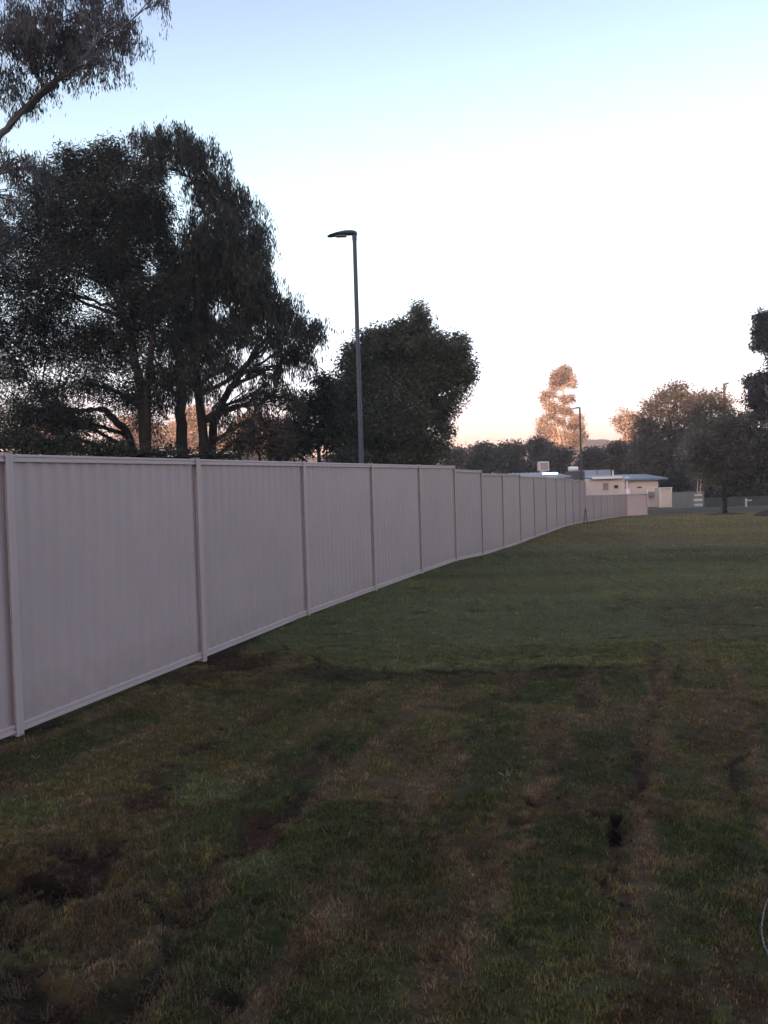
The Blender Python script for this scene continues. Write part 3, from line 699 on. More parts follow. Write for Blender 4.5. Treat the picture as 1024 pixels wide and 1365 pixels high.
T('broad_tree', 'rounded green tree with a pointed top behind the near street lamp', 33,
  [[(527, 640), (527, 590), (522, 540), (528, 490), (550, 440)], [(522, 640), (510, 570), (490, 520), (480, 480)], [(530, 640), (560, 560), (590, 510), (612, 470)]],
  [(560, 412, 4, 10), (532, 436, 10, 10, .7), (584, 452, 12, 10, .7), (570, 462, 26, 18, .8), (598, 480, 16, 14, .7), (470, 490, 20, 20, .8), (440, 540, 18, 18, .8), (607, 525, 14, 16, .6), (600, 548, 10, 12, .5), (559, 424, 10, 16), (557, 446, 22, 18), (572, 438, 10, 8, .6), (540, 440, 14, 14, .7), (515, 452, 30, 20), (490, 452, 16, 16, .7), (478, 470, 22, 20), (530, 480, 52, 30), (588, 470, 26, 16, .9), (610, 456, 12, 10), (616, 470, 12, 14), (622, 494, 13, 18), (600, 500, 28, 22, .8),
   (560, 505, 46, 30), (495, 510, 40, 34), (455, 520, 22, 22), (575, 545, 28, 30), (525, 555, 60, 42), (465, 560, 40, 36), (592, 572, 11, 16, .8), (560, 590, 34, 24), (500, 598, 60, 20), (590, 598, 14, 12), (470, 612, 40, 12), (550, 612, 44, 12)],
  LM_C, M_BARK, group=NEAR, tw=75, lv=48, L=.115, W=.052, spread=.20, droop=.3, r0=.22, dspread=.35)
T('dark_bush', 'dark leafy bush filling the gap between the weeping tree and the rounded tree', 29,
  [[(425, 640), (425, 590), (420, 550)]],
  [(432, 512, 16, 14), (428, 540, 28, 26), (398, 545, 20, 22, .8), (400, 580, 34, 26), (440, 580, 28, 26), (385, 600, 34, 14)],
  LM_D, M_BARK, 'bush', tw=55, lv=34, L=.17, W=.05, spread=.2, droop=.5, r0=.10)
T('brown_shrub', 'twiggy reddish brown shrub showing above the fence under the weeping tree', 21,
  [[(345, 650), (345, 610), (340, 585)], [(330, 650), (320, 600), (312, 580)]],
  [(345, 585, 40, 26, .6), (315, 590, 26, 20, .5), (375, 590, 24, 22, .6), (355, 560, 26, 14, .35)],
  LM_E, M_BARK, 'shrub', tw=110, lv=24, L=.10, W=.034, spread=.12, droop=.2, r0=.05)
T('low_shrub', 'dark low shrub just above the fence at the left edge', 20,
  [[(50, 650), (50, 610), (50, 590)]], [(30, 590, 44, 20), (85, 592, 40, 18), (150, 599, 36, 14), (215, 604, 34, 12, .8), (255, 607, 30, 11, .7), (300, 609, 30, 10, .7), (-20, 585, 40, 26)], LM_D, M_BARK, 'shrub', tw=60, lv=22, L=.10, W=.035, spread=.12, r0=.05)
T('pale_shrub', 'pale green leafy shrub at the left edge under the dark crown', 19,
  [[(-25, 640), (-20, 560), (-10, 510)]], [(-2, 500, 14, 26, .7), (-4, 550, 16, 24, .7), (-20, 480, 20, 30, .7)], LM_L, M_BARK, 'shrub', tw=50, lv=16, L=.11, W=.035, spread=.12, r0=.04)

# far line of trees between the rounded tree and the tall gum
FAR = 'distant trees beyond the houses'
def far_tree(name, label, Y, px, ytop, ybase, rx, seed_l=6, leaf=LM_F, bark=M_BARK, dens=1.0, cat='tree', L=.34, lift=.0):
    H = ybase - ytop; lob = []
    rx *= 1.25
    lob.append((px, ytop + H * .16, rx * .6, H * .16, dens))
    for k in range(seed_l):
        f = (k + .5) / seed_l; yy_ = ytop + H * (.22 + f * (.70 - lift)); ww = rx * math.sin(math.pi * min(.92, .34 + .5 * f))
        lob.append((px + random.uniform(-.55, .55) * ww, yy_, ww * random.uniform(.5, .75), H * random.uniform(.13, .2), dens))
    return T(name, label, Y, [[(px, ybase), (px + random.uniform(-2, 2), ybase - H * .4), (px, ytop + H * .3)]], lob, leaf, bark, cat, FAR, tw=14, lv=30, L=L, W=L * .42, spread=.42, droop=.3, r0=.2, dspread=.45, twig_r=.03)
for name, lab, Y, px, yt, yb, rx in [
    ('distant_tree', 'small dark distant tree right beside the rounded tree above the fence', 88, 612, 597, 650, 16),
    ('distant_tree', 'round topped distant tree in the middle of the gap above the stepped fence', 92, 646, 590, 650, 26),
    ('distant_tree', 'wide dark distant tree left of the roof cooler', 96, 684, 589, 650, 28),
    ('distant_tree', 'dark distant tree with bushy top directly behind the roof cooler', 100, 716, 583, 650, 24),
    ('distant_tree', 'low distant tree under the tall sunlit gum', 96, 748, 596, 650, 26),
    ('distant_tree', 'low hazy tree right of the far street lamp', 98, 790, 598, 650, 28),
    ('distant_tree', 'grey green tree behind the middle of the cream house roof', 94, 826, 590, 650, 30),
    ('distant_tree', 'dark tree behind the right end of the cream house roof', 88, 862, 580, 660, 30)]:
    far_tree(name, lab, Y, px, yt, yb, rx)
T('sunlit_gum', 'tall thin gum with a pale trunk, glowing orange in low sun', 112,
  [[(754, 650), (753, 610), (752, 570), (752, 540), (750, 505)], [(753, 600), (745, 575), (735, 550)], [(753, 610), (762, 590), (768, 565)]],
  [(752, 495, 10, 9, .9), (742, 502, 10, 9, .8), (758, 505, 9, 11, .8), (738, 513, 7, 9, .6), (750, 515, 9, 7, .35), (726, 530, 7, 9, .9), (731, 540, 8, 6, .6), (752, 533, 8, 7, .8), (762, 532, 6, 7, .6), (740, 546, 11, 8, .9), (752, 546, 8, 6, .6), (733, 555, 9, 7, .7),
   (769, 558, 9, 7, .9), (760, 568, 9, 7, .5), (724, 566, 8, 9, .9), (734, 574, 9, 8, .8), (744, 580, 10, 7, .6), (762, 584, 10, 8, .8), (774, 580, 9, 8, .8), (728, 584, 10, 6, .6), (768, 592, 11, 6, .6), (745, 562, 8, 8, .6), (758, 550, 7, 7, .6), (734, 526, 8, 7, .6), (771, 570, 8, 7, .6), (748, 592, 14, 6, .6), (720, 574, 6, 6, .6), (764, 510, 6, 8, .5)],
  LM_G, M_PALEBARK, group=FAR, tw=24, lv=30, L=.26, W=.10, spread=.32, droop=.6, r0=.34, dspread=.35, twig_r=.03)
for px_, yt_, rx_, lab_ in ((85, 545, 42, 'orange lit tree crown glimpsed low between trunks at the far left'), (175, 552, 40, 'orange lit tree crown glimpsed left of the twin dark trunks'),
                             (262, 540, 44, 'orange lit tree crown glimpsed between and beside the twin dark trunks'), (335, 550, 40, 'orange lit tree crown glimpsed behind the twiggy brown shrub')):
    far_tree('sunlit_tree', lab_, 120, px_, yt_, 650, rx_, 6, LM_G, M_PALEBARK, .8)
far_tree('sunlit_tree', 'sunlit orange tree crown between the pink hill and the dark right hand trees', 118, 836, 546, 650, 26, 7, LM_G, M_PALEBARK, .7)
# trees on the right
RGT = 'trees at the right edge of the park'
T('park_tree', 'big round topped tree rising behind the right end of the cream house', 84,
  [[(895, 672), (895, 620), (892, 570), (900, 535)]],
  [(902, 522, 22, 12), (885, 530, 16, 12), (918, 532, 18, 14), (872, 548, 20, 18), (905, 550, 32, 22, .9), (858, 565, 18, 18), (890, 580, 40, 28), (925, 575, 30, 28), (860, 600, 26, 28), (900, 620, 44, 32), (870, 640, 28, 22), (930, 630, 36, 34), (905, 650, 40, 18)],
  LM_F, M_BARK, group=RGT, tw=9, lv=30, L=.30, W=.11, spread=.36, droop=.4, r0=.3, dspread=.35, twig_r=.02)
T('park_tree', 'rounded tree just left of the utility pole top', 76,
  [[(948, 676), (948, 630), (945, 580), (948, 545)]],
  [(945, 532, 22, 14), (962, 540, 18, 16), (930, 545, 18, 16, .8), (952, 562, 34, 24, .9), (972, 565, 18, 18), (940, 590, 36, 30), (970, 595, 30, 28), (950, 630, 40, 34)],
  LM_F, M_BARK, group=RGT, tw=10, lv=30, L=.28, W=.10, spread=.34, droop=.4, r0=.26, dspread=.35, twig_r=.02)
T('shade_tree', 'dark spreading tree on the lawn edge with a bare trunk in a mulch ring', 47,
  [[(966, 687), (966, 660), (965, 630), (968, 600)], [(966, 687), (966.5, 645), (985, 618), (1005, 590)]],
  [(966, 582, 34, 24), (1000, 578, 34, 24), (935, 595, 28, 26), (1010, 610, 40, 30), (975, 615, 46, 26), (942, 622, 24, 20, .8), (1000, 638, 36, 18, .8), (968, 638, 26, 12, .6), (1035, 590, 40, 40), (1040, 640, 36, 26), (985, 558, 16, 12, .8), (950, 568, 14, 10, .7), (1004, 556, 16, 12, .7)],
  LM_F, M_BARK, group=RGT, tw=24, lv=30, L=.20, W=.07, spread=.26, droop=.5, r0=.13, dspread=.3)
T('leaning_gum', 'gum with clumped grey leaves reaching in at the right edge of the photo', 38,
  [[(1075, 700), (1072, 600), (1060, 520), (1045, 450)], [(1072, 620), (1045, 560), (1020, 520)]],
  [(1014, 425, 9, 8), (1009, 440, 8, 10), (1020, 445, 10, 12), (1011, 460, 8, 8), (1022, 466, 9, 10, .8), (1000, 508, 8, 8), (1008, 515, 12, 14), (1020, 505, 10, 14), (1001, 530, 8, 12), (1014, 540, 12, 14, .8), (1022, 555, 8, 10, .6), (1035, 430, 14, 20), (1045, 480, 22, 26), (1040, 530, 20, 30), (1018, 425, 12, 14), (1016, 450, 14, 18), (1012, 520, 14, 22), (1022, 545, 14, 18), (1060, 440, 30, 40), (1007, 555, 8, 8, .6)],
  LM_A, M_GREYBARK, group=RGT, tw=50, lv=30, L=.17, W=.055, spread=.15, droop=.9, r0=.2, dspread=.3)
for k, (px, yt, rx, Y, lab) in enumerate([(905, 625, 26, 80, 'dark bush right behind the cream shed at the house end'), (940, 618, 28, 82, 'dark bush behind the join of the grey and dark fences'),
                                      (975, 615, 30, 82, 'dark bush behind the trunk of the spreading tree'), (1015, 612, 32, 80, 'dark bush behind the dark fence at the right edge')]):
    T('tall_bush', lab, Y, [[(px, 678), (px, 660), (px, 645)]], [(px, yt + 14, rx * .8, 14), (px - rx * .4, yt + 30, rx * .7, 18), (px + rx * .4, yt + 32, rx * .7, 18), (px, yt + 48, rx, 14)],
      LM_D, M_BARK, 'bush', 'dark bushes behind the far fences', tw=10, lv=34, L=.28, W=.11, spread=.35, r0=.1, twig_r=.02)
T('slender_sapling', 'thin pale stemmed sapling behind the right end of the grey green fence', 66,
  [[(930, 676), (930, 650), (931, 622)], [(933, 676), (934, 645), (935, 630)]], [(931, 622, 5, 5, .5), (935, 630, 4, 4, .5), (928, 635, 4, 4, .4)], LM_F, M_PALEBARK, 'tree', tw=30, lv=8, L=.18, W=.06, spread=.12, r0=.06, twig_r=.01)
print('LEAVES', NL)

# ------------------------------------------------------------------ hills
def hill(name, x0, x1, yc, prof, depth, mat, n=160, rough=.6, seed=1):
    xs = np.linspace(x0, x1, n); m = 26; V = []; F = []
    vs_ = np.linspace(0, 1, m)
    for j, v in enumerate(vs_):
        y = yc + (v - .5) * depth; s = math.sin(math.pi * v) ** .8
        z = prof(xs) * s + (fbm(xs, np.full(n, y), 14, seed, 4) - .5) * rough * 9 * s - 1.3
        V.append(np.stack([xs, np.full(n, y), z], 1))
    V = np.concatenate(V); i = (np.arange(m - 1)[:, None] * n + np.arange(n - 1)[None]).ravel()
    me = np_mesh(name, V, [np.stack([i, i + 1, i + n + 1, i + n], 1)], True)
    return tag(link_mesh(name, me, mat), kind='structure')
M_HILL = surf('wooded_hill', (.11, .075, .05), .5, .12, .95, 0, 1.0, .6)
hill('hills', -300, 420, 430, lambda x: 17 + 6 * np.exp(-((x - 112) / 40.) ** 2) + 4 * np.exp(-((x - 20) / 60.) ** 2), 180, M_HILL, 260, .5, 3)
# the ridge behind the camera, unseen and added to shade the near park
perp = np.array([SUN_AZ[0], SUN_AZ[1]]); 
M_SHADE_RIDGE = surf('shade_ridge_scrub', (.05, .055, .03), .4, .1, .95, 0, 1.0, .6)
rh = hill('shade_ridge', -420, 260, 0, lambda x: 26 + 0 * x, 80, M_SHADE_RIDGE, 200, .15, 8)
rh.rotation_euler = (0, 0, math.atan2(perp[1], perp[0]) + math.pi / 2); rh.location = (perp[0] * 130, perp[1] * 130, 0)

# ------------------------------------------------------------------ houses and the things by the road
def quad_box(mb, x0, x1, y0, y1, z0, z1): mb.box(((x0 + x1) / 2, (y0 + y1) / 2, (z0 + z1) / 2), (x1 - x0, y1 - y0, z1 - z0))
HY = 74.0
def hx(px): return at(px, 655, HY)[0]
def hz_(px, py): return at(px, py, HY)[2]
base = np.array([hx(810), HY, -.86])
h = empty('cream_house', base, 'low cream weatherboard house with blue grey skillion roofs beyond the low fence', 'house')
x0, x1, xr = hx(779), hx(833), hx(881)
zt1, zt2 = hz_(806, 638.5), hz_(860, 640)
def weatherboard(mb, x0, x1, y, z0, z1, dep):
    n = int((z1 - z0) / .19)
    for k in range(n):
        a = z0 + (z1 - z0) * k / n; b = z0 + (z1 - z0) * (k + 1) / n
        bse = len(mb.V)
        mb.V += [(x0, y - .03, a), (x1, y - .03, a), (x1, y, b), (x0, y, b)]; mb.F.append((bse, bse + 1, bse + 2, bse + 3))
        mb.V += [(x0, y, a), (x1, y, a)]; mb.F.append((bse + 4, bse + 5, bse + 1, bse))
    quad_box(mb, x0, x1, y + .01, y + dep, z0, z1)
m = MB(); weatherboard(m, x0, x1, HY, -.95, zt1, 6.0); m.build('wall', M_CREAM, h, False, base)
m = MB(); weatherboard(m, x1 + .01, xr, HY + .7, -.95, zt2, 5.0); m.build('wall', M_CREAM, h, False, base)
def skillion(x0, x1, ya, yb, za, zb, th=.14):
    m = MB(); m.add([(x0, ya, za), (x1, ya, za), (x1, yb, zb), (x0, yb, zb), (x0, ya, za + th), (x1, ya, za + th), (x1, yb, zb + th), (x0, yb, zb + th)],
                    [(3, 2, 1, 0), (4, 5, 6, 7), (0, 1, 5, 4), (1, 2, 6, 5), (2, 3, 7, 6), (3, 0, 4, 7)])
    n = int((x1 - x0) / .35)                                      # standing ribs of the roof sheets
    for k in range(1, n):
        xk = x0 + (x1 - x0) * k / n; w_ = .025
        m.add([(xk - w_, ya, za + th + .002), (xk + w_, ya, za + th + .002), (xk + w_, yb, zb + th + .002), (xk - w_, yb, zb + th + .002), (xk, ya, za + th + .04), (xk, yb, zb + th + .04)],
              [(0, 1, 4), (1, 2, 5, 4), (2, 3, 5), (3, 0, 4, 5)])
    return m
rf = skillion(hx(787), hx(830), HY - .5, HY + 6.2, zt1 + .01, zt1 + .22).build('roof', M_ROOF, h, False, base)
m = MB(); m.box((hx(808), HY - .53, zt1 + .10), (hx(829) - hx(789), .05, .17)); m.build('fascia', M_WHITE, rf, False, base)
rf = skillion(hx(832), hx(891), HY + .1, HY + 6.0, zt2 + .02, zt2 + .42).build('roof', M_ROOF, h, False, base)
m = MB(); m.tube([(hx(826), HY + 2, zt1 + .1), (hx(826), HY + 2, zt1 + .75)], [.07, .07], 8); m.build('vent_pipe', M_WHITE, h, True, base)
def window(px0, py0, px1, py1, y, pane, frame=M_OFFWHITE):
    a0, a1 = hx(px0), hx(px1); b1, b0_ = hz_(.5 * (px0 + px1), py0), hz_(.5 * (px0 + px1), py1)
    m = MB(); t_ = .07
    for bx in (((a0 + a1) / 2, y, b1), ((a0 + a1) / 2, y, b0_)): m.box(bx, (a1 - a0 + t_, .08, t_))
    for xk in (a0, a1): m.box((xk, y, (b0_ + b1) / 2), (t_, .08, b1 - b0_ - t_))
    f = m.build('window', frame, h, False, base)
    m = MB(); m.box(((a0 + a1) / 2, y + .01, (b0_ + b1) / 2), (a1 - a0 - t_, .02, b1 - b0_ - t_)); m.build('pane', pane, f, False, base)
window(803.3, 643.5, 811.5, 654, HY - .06, M_BLIND); window(818, 646, 824.4, 651.5, HY - .06, M_GLASS); window(852, 648.3, 859, 651.3, HY + .64, M_GLASS)
m = MB(); m.tube([(hx(837.5), HY + .35, hz_(837, 655)), (hx(837.5), HY + .35, hz_(837, 637)), (hx(838.5), HY + .35, hz_(837, 636.6)), (hx(841), HY + .35, hz_(837, 636.6))], [.10, .10, .10, .09], 10); m.build('flue_pipe', M_WHITE, h, True, base)
m = MB()
pr = [(0, .55), (.2, .54), (.28, .44), (.3, .3), (.3, -.9), (.28, -1.0)]
cx, cz = hx(837.5), hz_(837, 656)
m.tube([(cx, HY + .3, cz + .32), (cx, HY + .3, cz + .26), (cx, HY + .3, cz + .1), (cx, HY + .3, cz - .9)], [.1, .26, .31, .31], 16); m.build('water_heater', M_WHITE, h, True, base)
m = MB(); quad_box(m, hx(865), hx(874), HY + .25, HY + .66, hz_(870, 662), hz_(870, 655.5)); 
for k in range(6): m.box(((hx(865) + hx(874)) / 2, HY + .245, hz_(870, 661.3) + k * .06), (hx(873.4) - hx(865.6), .02, .025))
m.build('wall_unit', M_GREYMETAL, h, False, base)
# gable roof of a building further back
zb = hz_(795, 634)
b2 = np.array([at(797, 655, 86)[0], 86.0, -.95])
h2 = empty('back_house', b2, 'pale grey roofed house showing just above the cream house', 'house')
xa, xb = at(770, 655, 86)[0], at(817, 655, 86)[0]; za, zb = at(795, 634, 86)[2], at(795, 627.5, 86)[2]
m = MB(); quad_box(m, xa + .3, xb - .5, 86.2, 91, -1, za); m.build('wall', M_CREAM, h2, False, b2)
m = MB(); m.add([(xa, 85.8, za), (xb - .2, 85.8, za), (xb + .6, 89, zb + .12), (xa, 89, zb + .12), (xb - .2, 92, za), (xa, 92, za)], [(0, 1, 2, 3), (3, 2, 4, 5), (1, 4, 2), (0, 3, 5), (0, 5, 4, 1)])
rf = m.build('roof', M_ROOFPALE, h2, False, b2)
m = MB(); m.tube([(at(798, 650, 86)[0], 86.6, za), (at(798, 650, 86)[0], 86.6, za + .55)], [.09, .09], 8); m.build('vent_pipe', M_GREYMETAL, h2, True, b2)
# long low roof behind the tall fence with the cooler on it
LY = 66.0
def lx(px): return at(px, 640, LY)[0]
def lz(px, py): return at(px, py, LY)[2]
b3 = np.array([lx(730), LY, -.72])
h3 = empty('long_house', b3, 'long low house behind the tall fence carrying a box cooler and white tank on top', 'house')
m = MB(); quad_box(m, lx(700), lx(779), LY + .5, LY + 7, -.8, lz(735, 638)); m.build('wall', M_CREAM, h3, False, b3)
skillion(lx(696), lx(762), LY, LY + 7.2, lz(735, 637), lz(735, 636) + .35, .12).build('roof', M_ROOFPALE, h3, False, b3)
m = MB(); quad_box(m, lx(761), lx(781), LY + .3, LY + 2.2, lz(768, 641), lz(768, 628.2)); m.build('dark_parapet', surf('dark_cladding', (.06, .065, .08), .1, 2, .6), h3, False, b3)
cx = lx(728); z0, z1 = lz(728, 629), lz(728, 614.5); zc = (z0 + z1) / 2
m = MB(); m.box((cx, LY + 1, zc + .03), (lx(735) - lx(721), .8, (z1 - z0) * .9), bev=.06)
m.box((cx, LY + 1, zc - (z1 - z0) * .5), ((lx(735) - lx(721)) * .55, .5, .14))
c = m.build('roof_cooler', M_OFFWHITE, h3, False, b3)
m = MB()
for k in range(6): m.box((cx, LY + .585, zc - .22 + k * .095), ((lx(735) - lx(721)) * .68, .03, .05))
m.build('louvre', M_GREYMETAL, c, False, b3)
m = MB(); zc_ = lz(767, 624.8); m.tube([(lx(761), LY + .8, zc_), (lx(761.4), LY + .8, zc_), (lx(773.6), LY + .8, zc_), (lx(774), LY + .8, zc_)], [.12, .19, .19, .12], 14); m.build('roof_tank', M_WHITE, h3, True, b3)
mt, tt, bb = new_mat('strip_emission'); bb.inputs['Base Color'].default_value = (.7, .8, 1, 1); bb.inputs['Emission Color'].default_value = (.45, .68, 1.0, 1); bb.inputs['Emission Strength'].default_value = 2.2  # emissive blue white surface for the strip along the roof edge
m = MB(); m.box((lx(733.5), LY - .05, lz(733, 631.2)), (lx(744) - lx(723.5), .10, .12), bev=.03); lt = m.build('emissive_strip', mt, h3, False, b3); tag(lt, 'glowing blue white strip on the roof edge')
m = MB(); m.box((lx(733.5), LY + .02, lz(733, 629.2)), (lx(743) - lx(724.5), .3, .10)); m.build('strip_hood', surf('blue_hood', (.05, .08, .2), .1), h3, False, b3)
# house behind the big trees: only strips of its pale roof show
b4 = np.array([at(265, 640, 44)[0], 44.0, -.4])
h4 = empty('pale_house', b4, 'pale roofed house glimpsed between the trunks of the weeping tree above the fence', 'house')
xa, xb = at(212, 640, 44)[0], at(325, 640, 44)[0]; za = at(270, 607, 44)[2]
m = MB(); quad_box(m, xa + .3, xb - .3, 44.4, 50, -.5, za); m.build('wall', surf('grey_render', (.2, .2, .21), .1, 2, .8), h4, False, b4)
rf = skillion(xa, xb, 44, 50, za, za + .35, .1).build('roof', M_ROOFPALE, h4, False, b4)
m = MB(); m.box(((xa + xb) / 2, 43.95, za + .05), (xb - xa, .06, .2)); m.build('fascia', M_WHITE, rf, False, b4)
# porch frame in front of the house
py_ = 72.5
def at2(px, py, Y=py_): return at(px, py, Y)
g = float(gbase(0, py_)); bA = np.array([at2(856, 660)[0], py_, g])
h5 = empty('porch_screen', bA, 'small pale screen with a white end post beside the house wall', 'screen')
m = MB(); a = at2(848, 653); b = at2(862, 653); m.box(((a[0] + b[0]) / 2, py_, (a[2] + .1) - .45), (b[0] - a[0], .05, .9)); 
for k in range(8): m.box((a[0] + (b[0] - a[0]) * (k + .5) / 8, py_ - .035, a[2] - .35), (.06, .02, .88))
m.build('panel', M_OFFWHITE, h5, False, bA)
a = at2(862.8, 652); m = MB(); m.box((a[0], py_, (a[2] + g) / 2), (.11, .11, a[2] - g)); m.build('post', M_WHITE, h5, False, bA)
a = at2(848, 652); m = MB(); m.box((a[0], py_, (a[2] + g) / 2), (.08, .08, a[2] - g)); m.build('post', M_OFFWHITE, h5, False, bA)
# cream shed end
sy = 71.5; g = float(gbase(0, sy)); a, b = at(879.5, 650, sy), at(895, 650, sy)
bB = np.array([(a[0] + b[0]) / 2, sy, g]); h6 = empty('cream_shed', bB, 'small upright cream sheet metal shed at the right end of the house', 'shed')
m = MB(); sheet_mesh(m, (a[0], sy), (b[0], sy), g - .03, g - .03, a[2] - .06, .16, .02); 
quad_box(m, a[0], b[0], sy + .03, sy + 1.3, g - .03, a[2] - .06); m.build('wall', M_CREAM2, h6, False, bB)
m = MB(); m.box(((a[0] + b[0]) / 2, sy + .62, a[2] - .03), (b[0] - a[0] + .1, 1.5, .06)); m.build('roof', M_WHITE, h6, False, bB)
for xk in (a[0], b[0]):
    m = MB(); m.box((xk, sy - .02, (a[2] - .07 + g) / 2), (.06, .06, a[2] - g - .07)); m.build('corner_trim', M_WHITE, h6, False, bB)
# grey green fence
def flat_fence(name, label, pxa, pxb, y, pyt, mat, postm, nb, h_min=0, period=.19):
    g = float(gbase(0, y)); a, b = at(pxa, pyt, y), at(pxb, pyt, y); zt = (a[2] + b[2]) / 2
    bs = np.array([a[0], y, g]); r = empty(name, bs, label, 'fence')
    for k in range(nb):
        u0, u1 = a[0] + (b[0] - a[0]) * k / nb, a[0] + (b[0] - a[0]) * (k + 1) / nb
        m = MB(); sheet_mesh(m, (u0 + .04, y), (u1 - .04, y), g, g, zt - .03, period, .03, 6); m.build('sheet_panel', mat, r, True, bs)
        m = MB(); beam(m, (u0 + .04, y), (u1 - .04, y), zt - .05, zt - .05, .05, .05, (0, -1)); m.build('top_rail', postm, r, False, bs)
    for k in range(nb + 1):
        u = a[0] + (b[0] - a[0]) * k / nb
        m = MB(); m.box((u, y, (g + zt) / 2), (.07, .06, zt - g + .02), bev=.005); m.build('post', postm, r, False, bs)
    return r
flat_fence('boundary_fence', 'grey green sheet fence between the cream shed and the dark fence', 896, 938, 67.0, 655.5, M_GREENFENCE, M_GREENFENCE, 2)
flat_fence('dark_fence', 'dark sheet fence behind the spreading tree at the right edge', 939.5, 1075, 68.0, 661.5, M_DARKFENCE, M_DARKFENCE, 4)
# pale stack by the fence end
g = float(gbase(0, 65)); 
bS = np.array([at(930, 670, 65)[0], 65, g]); h7 = empty('pale_stack', bS, 'uneven stack of pale boards leaning at the right end of the grey green fence', 'stack')
k = 0; z = g
for wd, hh, ox in ((.66, .16, 0), (.6, .2, .04), (.68, .16, -.03), (.62, .22, .02), (.66, .18, -.05), (.5, .16, .05)):
    m = MB(); m.box((bS[0] + ox, 65, z + hh / 2), (wd, .3, hh - .03), .06 * (-1) ** k, bev=.015); m.build('board', M_OFFWHITE if k % 2 else M_GREENFENCE, h7, False, bS); z += hh; k += 1
g = float(gbase(0, 64.5)); a = at(994.5, 664.5, 64.5)
h8 = empty('gate_post', (a[0], 64.5, g), 'pale gate post with a short bracket arm before the dark fence', 'post')
m = MB(); m.box((0, 0, (a[2] - g) / 2), (.11, .11, a[2] - g), bev=.01); m.build('post', M_OFFWHITE, h8)
m = MB(); m.box((.25, 0, a[2] - g - .14), (.4, .05, .08)); m.build('bracket', M_OFFWHITE, h8)
# utility pole
g = float(gbase(0, 86)); a = at(965.5, 511, 86)
h9 = empty('utility_pole', (a[0], 86, g), 'wooden utility pole whose top stands out above the right hand trees', 'utility pole')
m = MB(); m.tube([(0, 0, 0), (0, 0, a[2] - g)], [.17, .12], 12); m.build('pole', M_WOOD, h9, True)
m = MB(); m.tube([(-.1, 0, a[2] - g - .2), (.28, 0, a[2] - g + .0), (.5, 0, a[2] - g + .02)], [.08, .09, .05], 8)
m.tube([(.05, 0, a[2] - g - .75), (.3, 0, a[2] - g - .15)], [.05, .05], 8); m.build('bracket_arm', M_WOOD, h9, True)
# road across, mulch rings
m = MB()
xs_ = np.linspace(at(862, 680, 54)[0] - 8, 70, 30)
for i, xk in enumerate(xs_): 
    for yk in np.linspace(54.0, 63.0, 8): m.V.append((xk, yk, float(gbase(xk, yk)) + .02 + .0))
for i in range(29):
    for j in range(7): b = i * 8 + j; m.F.append((b, b + 8, b + 9, b + 1))
tag(m.build('road', M_ASPHALT), kind='structure')
def mound(name, label, P, rx, ry, hh, mat, seed):
    n = 26; V = []; F = []; th = np.linspace(0, 2 * math.pi, 40, endpoint=False)
    for k in range(10):
        q = k / 9
        for a in th:
            rr = q * (1 + .22 * (vnoise(np.array([math.cos(a) * 2.2 + 9]), np.array([math.sin(a) * 2.2 + 9]), seed)[0] - .5) * 2)
            x, y = rx * rr * math.cos(a), ry * rr * math.sin(a)
            V.append((x, y, hh * (1 - q * q) + .09 * hh * random.uniform(-1, 1) * (1 - q) * 3 - .02 * (k == 9)))
    for k in range(9):
        for i in range(40): F.append((k * 40 + i, k * 40 + (i + 1) % 40, k * 40 + 40 + (i + 1) % 40, k * 40 + 40 + i))
    m = MB(); m.add(V, F); o = m.build(name, mat, None, True); o.location = (float(P[0]), float(P[1]), float(P[2])); return tag(o, label, 'mulch')
P = at(967, 688, 46.8); P[2] = float(gbase(0, 46.8)) + .01; mound('mulch_ring', 'dark brown mulch ring around the trunk of the spreading tree', P, .95, 1.5, .10, M_MULCH, 4)
P = at(1030, 694, 42.0); P[2] = float(gbase(0, 42)) - .01; mound('mulch_heap', 'dark reddish mulch heap at the right edge of the lawn', P, .95, 1.2, .26, M_MULCH, 11)
# stakes leaning on the end of the tall fence
P = to_ground(778.5, 697); P = np.array([*P2(38.2, .32), 0]); P[2] = float(gbase(P[0], P[1]))
h10 = empty('garden_stakes', P, 'pair of dark stakes leaning together at the far end of the tall fence', 'stakes')
for dx, dz in ((-.06, .70), (.035, .60)):
    m = MB(); m.tube([(dx * 1.6, -dx * .3, 0), (-.0 + dx * .1, .05, dz)], [.016, .013], 8); m.build('stake', M_WOOD, h10, True)
m = MB(); m.box((0, .045, .56), (.07, .05, .07), .3, bev=.01); m.build('tie', M_WOOD, h10)
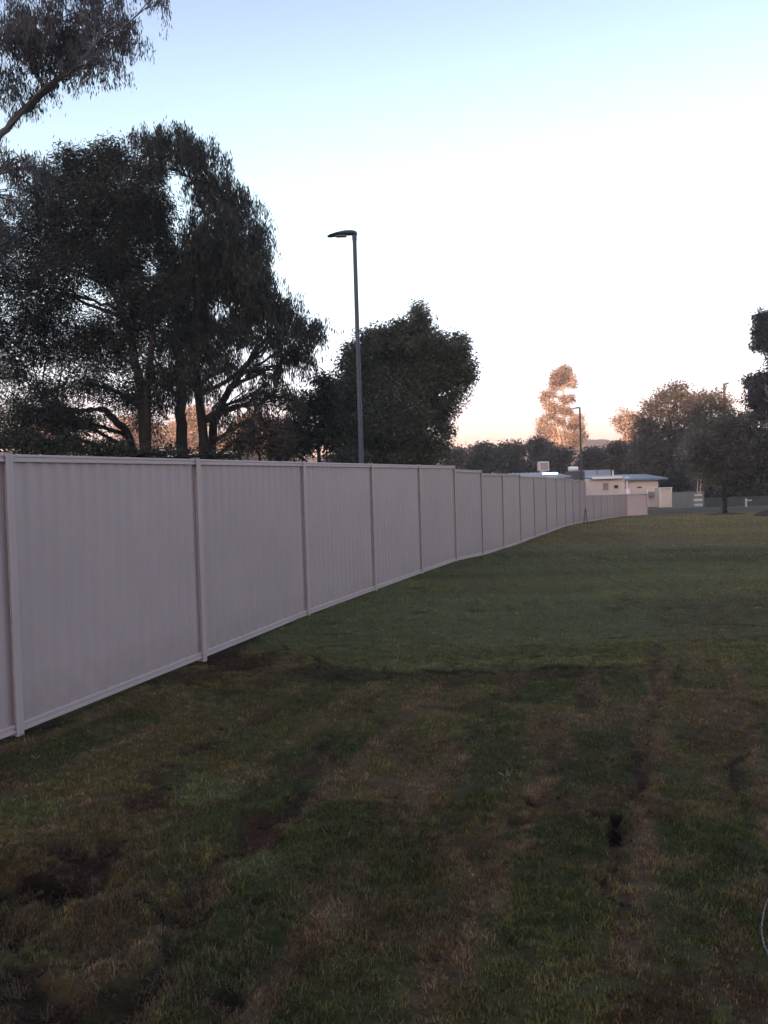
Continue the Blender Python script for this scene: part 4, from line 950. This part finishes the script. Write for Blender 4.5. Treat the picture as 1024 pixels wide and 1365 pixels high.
# weeds and the frayed white cord on the lawn
def weed(px, py, label, n, s, mat):
    P = to_ground(px, py); c, b = lawn(np.array([P[0]]), np.array([P[1]])); P[2] = ground_z(np.array([P[0]]), np.array([P[1]]), b)[0]
    m = MB()
    for k in range(n):
        a = k * 2.4 + random.uniform(-.3, .3); L_ = s * random.uniform(.7, 1.1); el_ = random.uniform(.5, 1.25)
        pts = [np.array([math.cos(a) * L_ * q * math.cos(el_), math.sin(a) * L_ * q * math.cos(el_), L_ * q * math.sin(el_) * (1 - .25 * q)]) for q in (0, .35, .7, 1)]
        wv = np.array([-math.sin(a), math.cos(a), 0]); b = len(m.V)
        for p, w_ in zip(pts, (.002, .005, .004, .0006)): m.V += [tuple(p - wv * w_), tuple(p + np.array([0, 0, .003])), tuple(p + wv * w_)]
        for q in range(3):
            m.F += [(b + q * 3, b + q * 3 + 1, b + q * 3 + 4, b + q * 3 + 3), (b + q * 3 + 1, b + q * 3 + 2, b + q * 3 + 5, b + q * 3 + 4)]
    o = m.build('weed', mat); o.location = tuple(P); tag(o, label, 'weed', 'weeds in the lawn')
weed(674, 1030, 'small pale weed sprouting in the dark green strip in the middle of the lawn', 6, .06, M_WEED)
weed(48, 1012, 'small pale weed near the nearest fence post at the left edge', 6, .05, M_WEED)
cps = [to_ground(x, y) for x, y in ((1040, 1185), (1026, 1198), (1019, 1215), (1015, 1240), (1018, 1262), (1026, 1280), (1040, 1290))]
C0 = np.array(cps); C0[:, 2] = ground_z(C0[:, 0], C0[:, 1]) + .014
u = np.linspace(0, len(C0) - 1, 90); CP = np.stack([np.interp(u, np.arange(len(C0)), C0[:, i]) for i in range(3)], 1)
for _ in range(6): CP[1:-1] = .25 * CP[:-2] + .5 * CP[1:-1] + .25 * CP[2:]
m = MB(); o0 = CP[0].copy(); th = np.arange(90) * .75
for ph in (0, math.pi):
    off = np.stack([np.cos(th + ph), .3 * np.sin(th + ph), np.sin(th + ph)], 1) * .0019
    m.tube(CP + off, np.full(90, .0015), 6)
o = m.build('white_cord', M_ROPE, None, True, o0); o.location = tuple(o0); tag(o, 'frayed white twisted cord lying on the grass at the lower right edge', 'cord')

# ------------------------------------------------------------------ evening haze over the whole place
m = MB(); m.box((0, 0, 22.0), (1500, 1500, 50.0))
mh = bpy.data.materials.new('haze'); mh.use_nodes = True; ht = mh.node_tree; ht.nodes.clear()
hv = ht.nodes.new('ShaderNodeVolumePrincipled'); hv.inputs['Color'].default_value = (.9, .9, .92, 1); hv.inputs['Density'].default_value = .0009; hv.inputs['Anisotropy'].default_value = .2
ho = ht.nodes.new('ShaderNodeOutputMaterial'); ht.links.new(hv.outputs[0], ho.inputs['Volume'])
tag(m.build('haze', mh), 'thin evening haze hanging over the park', 'haze', kind='stuff')
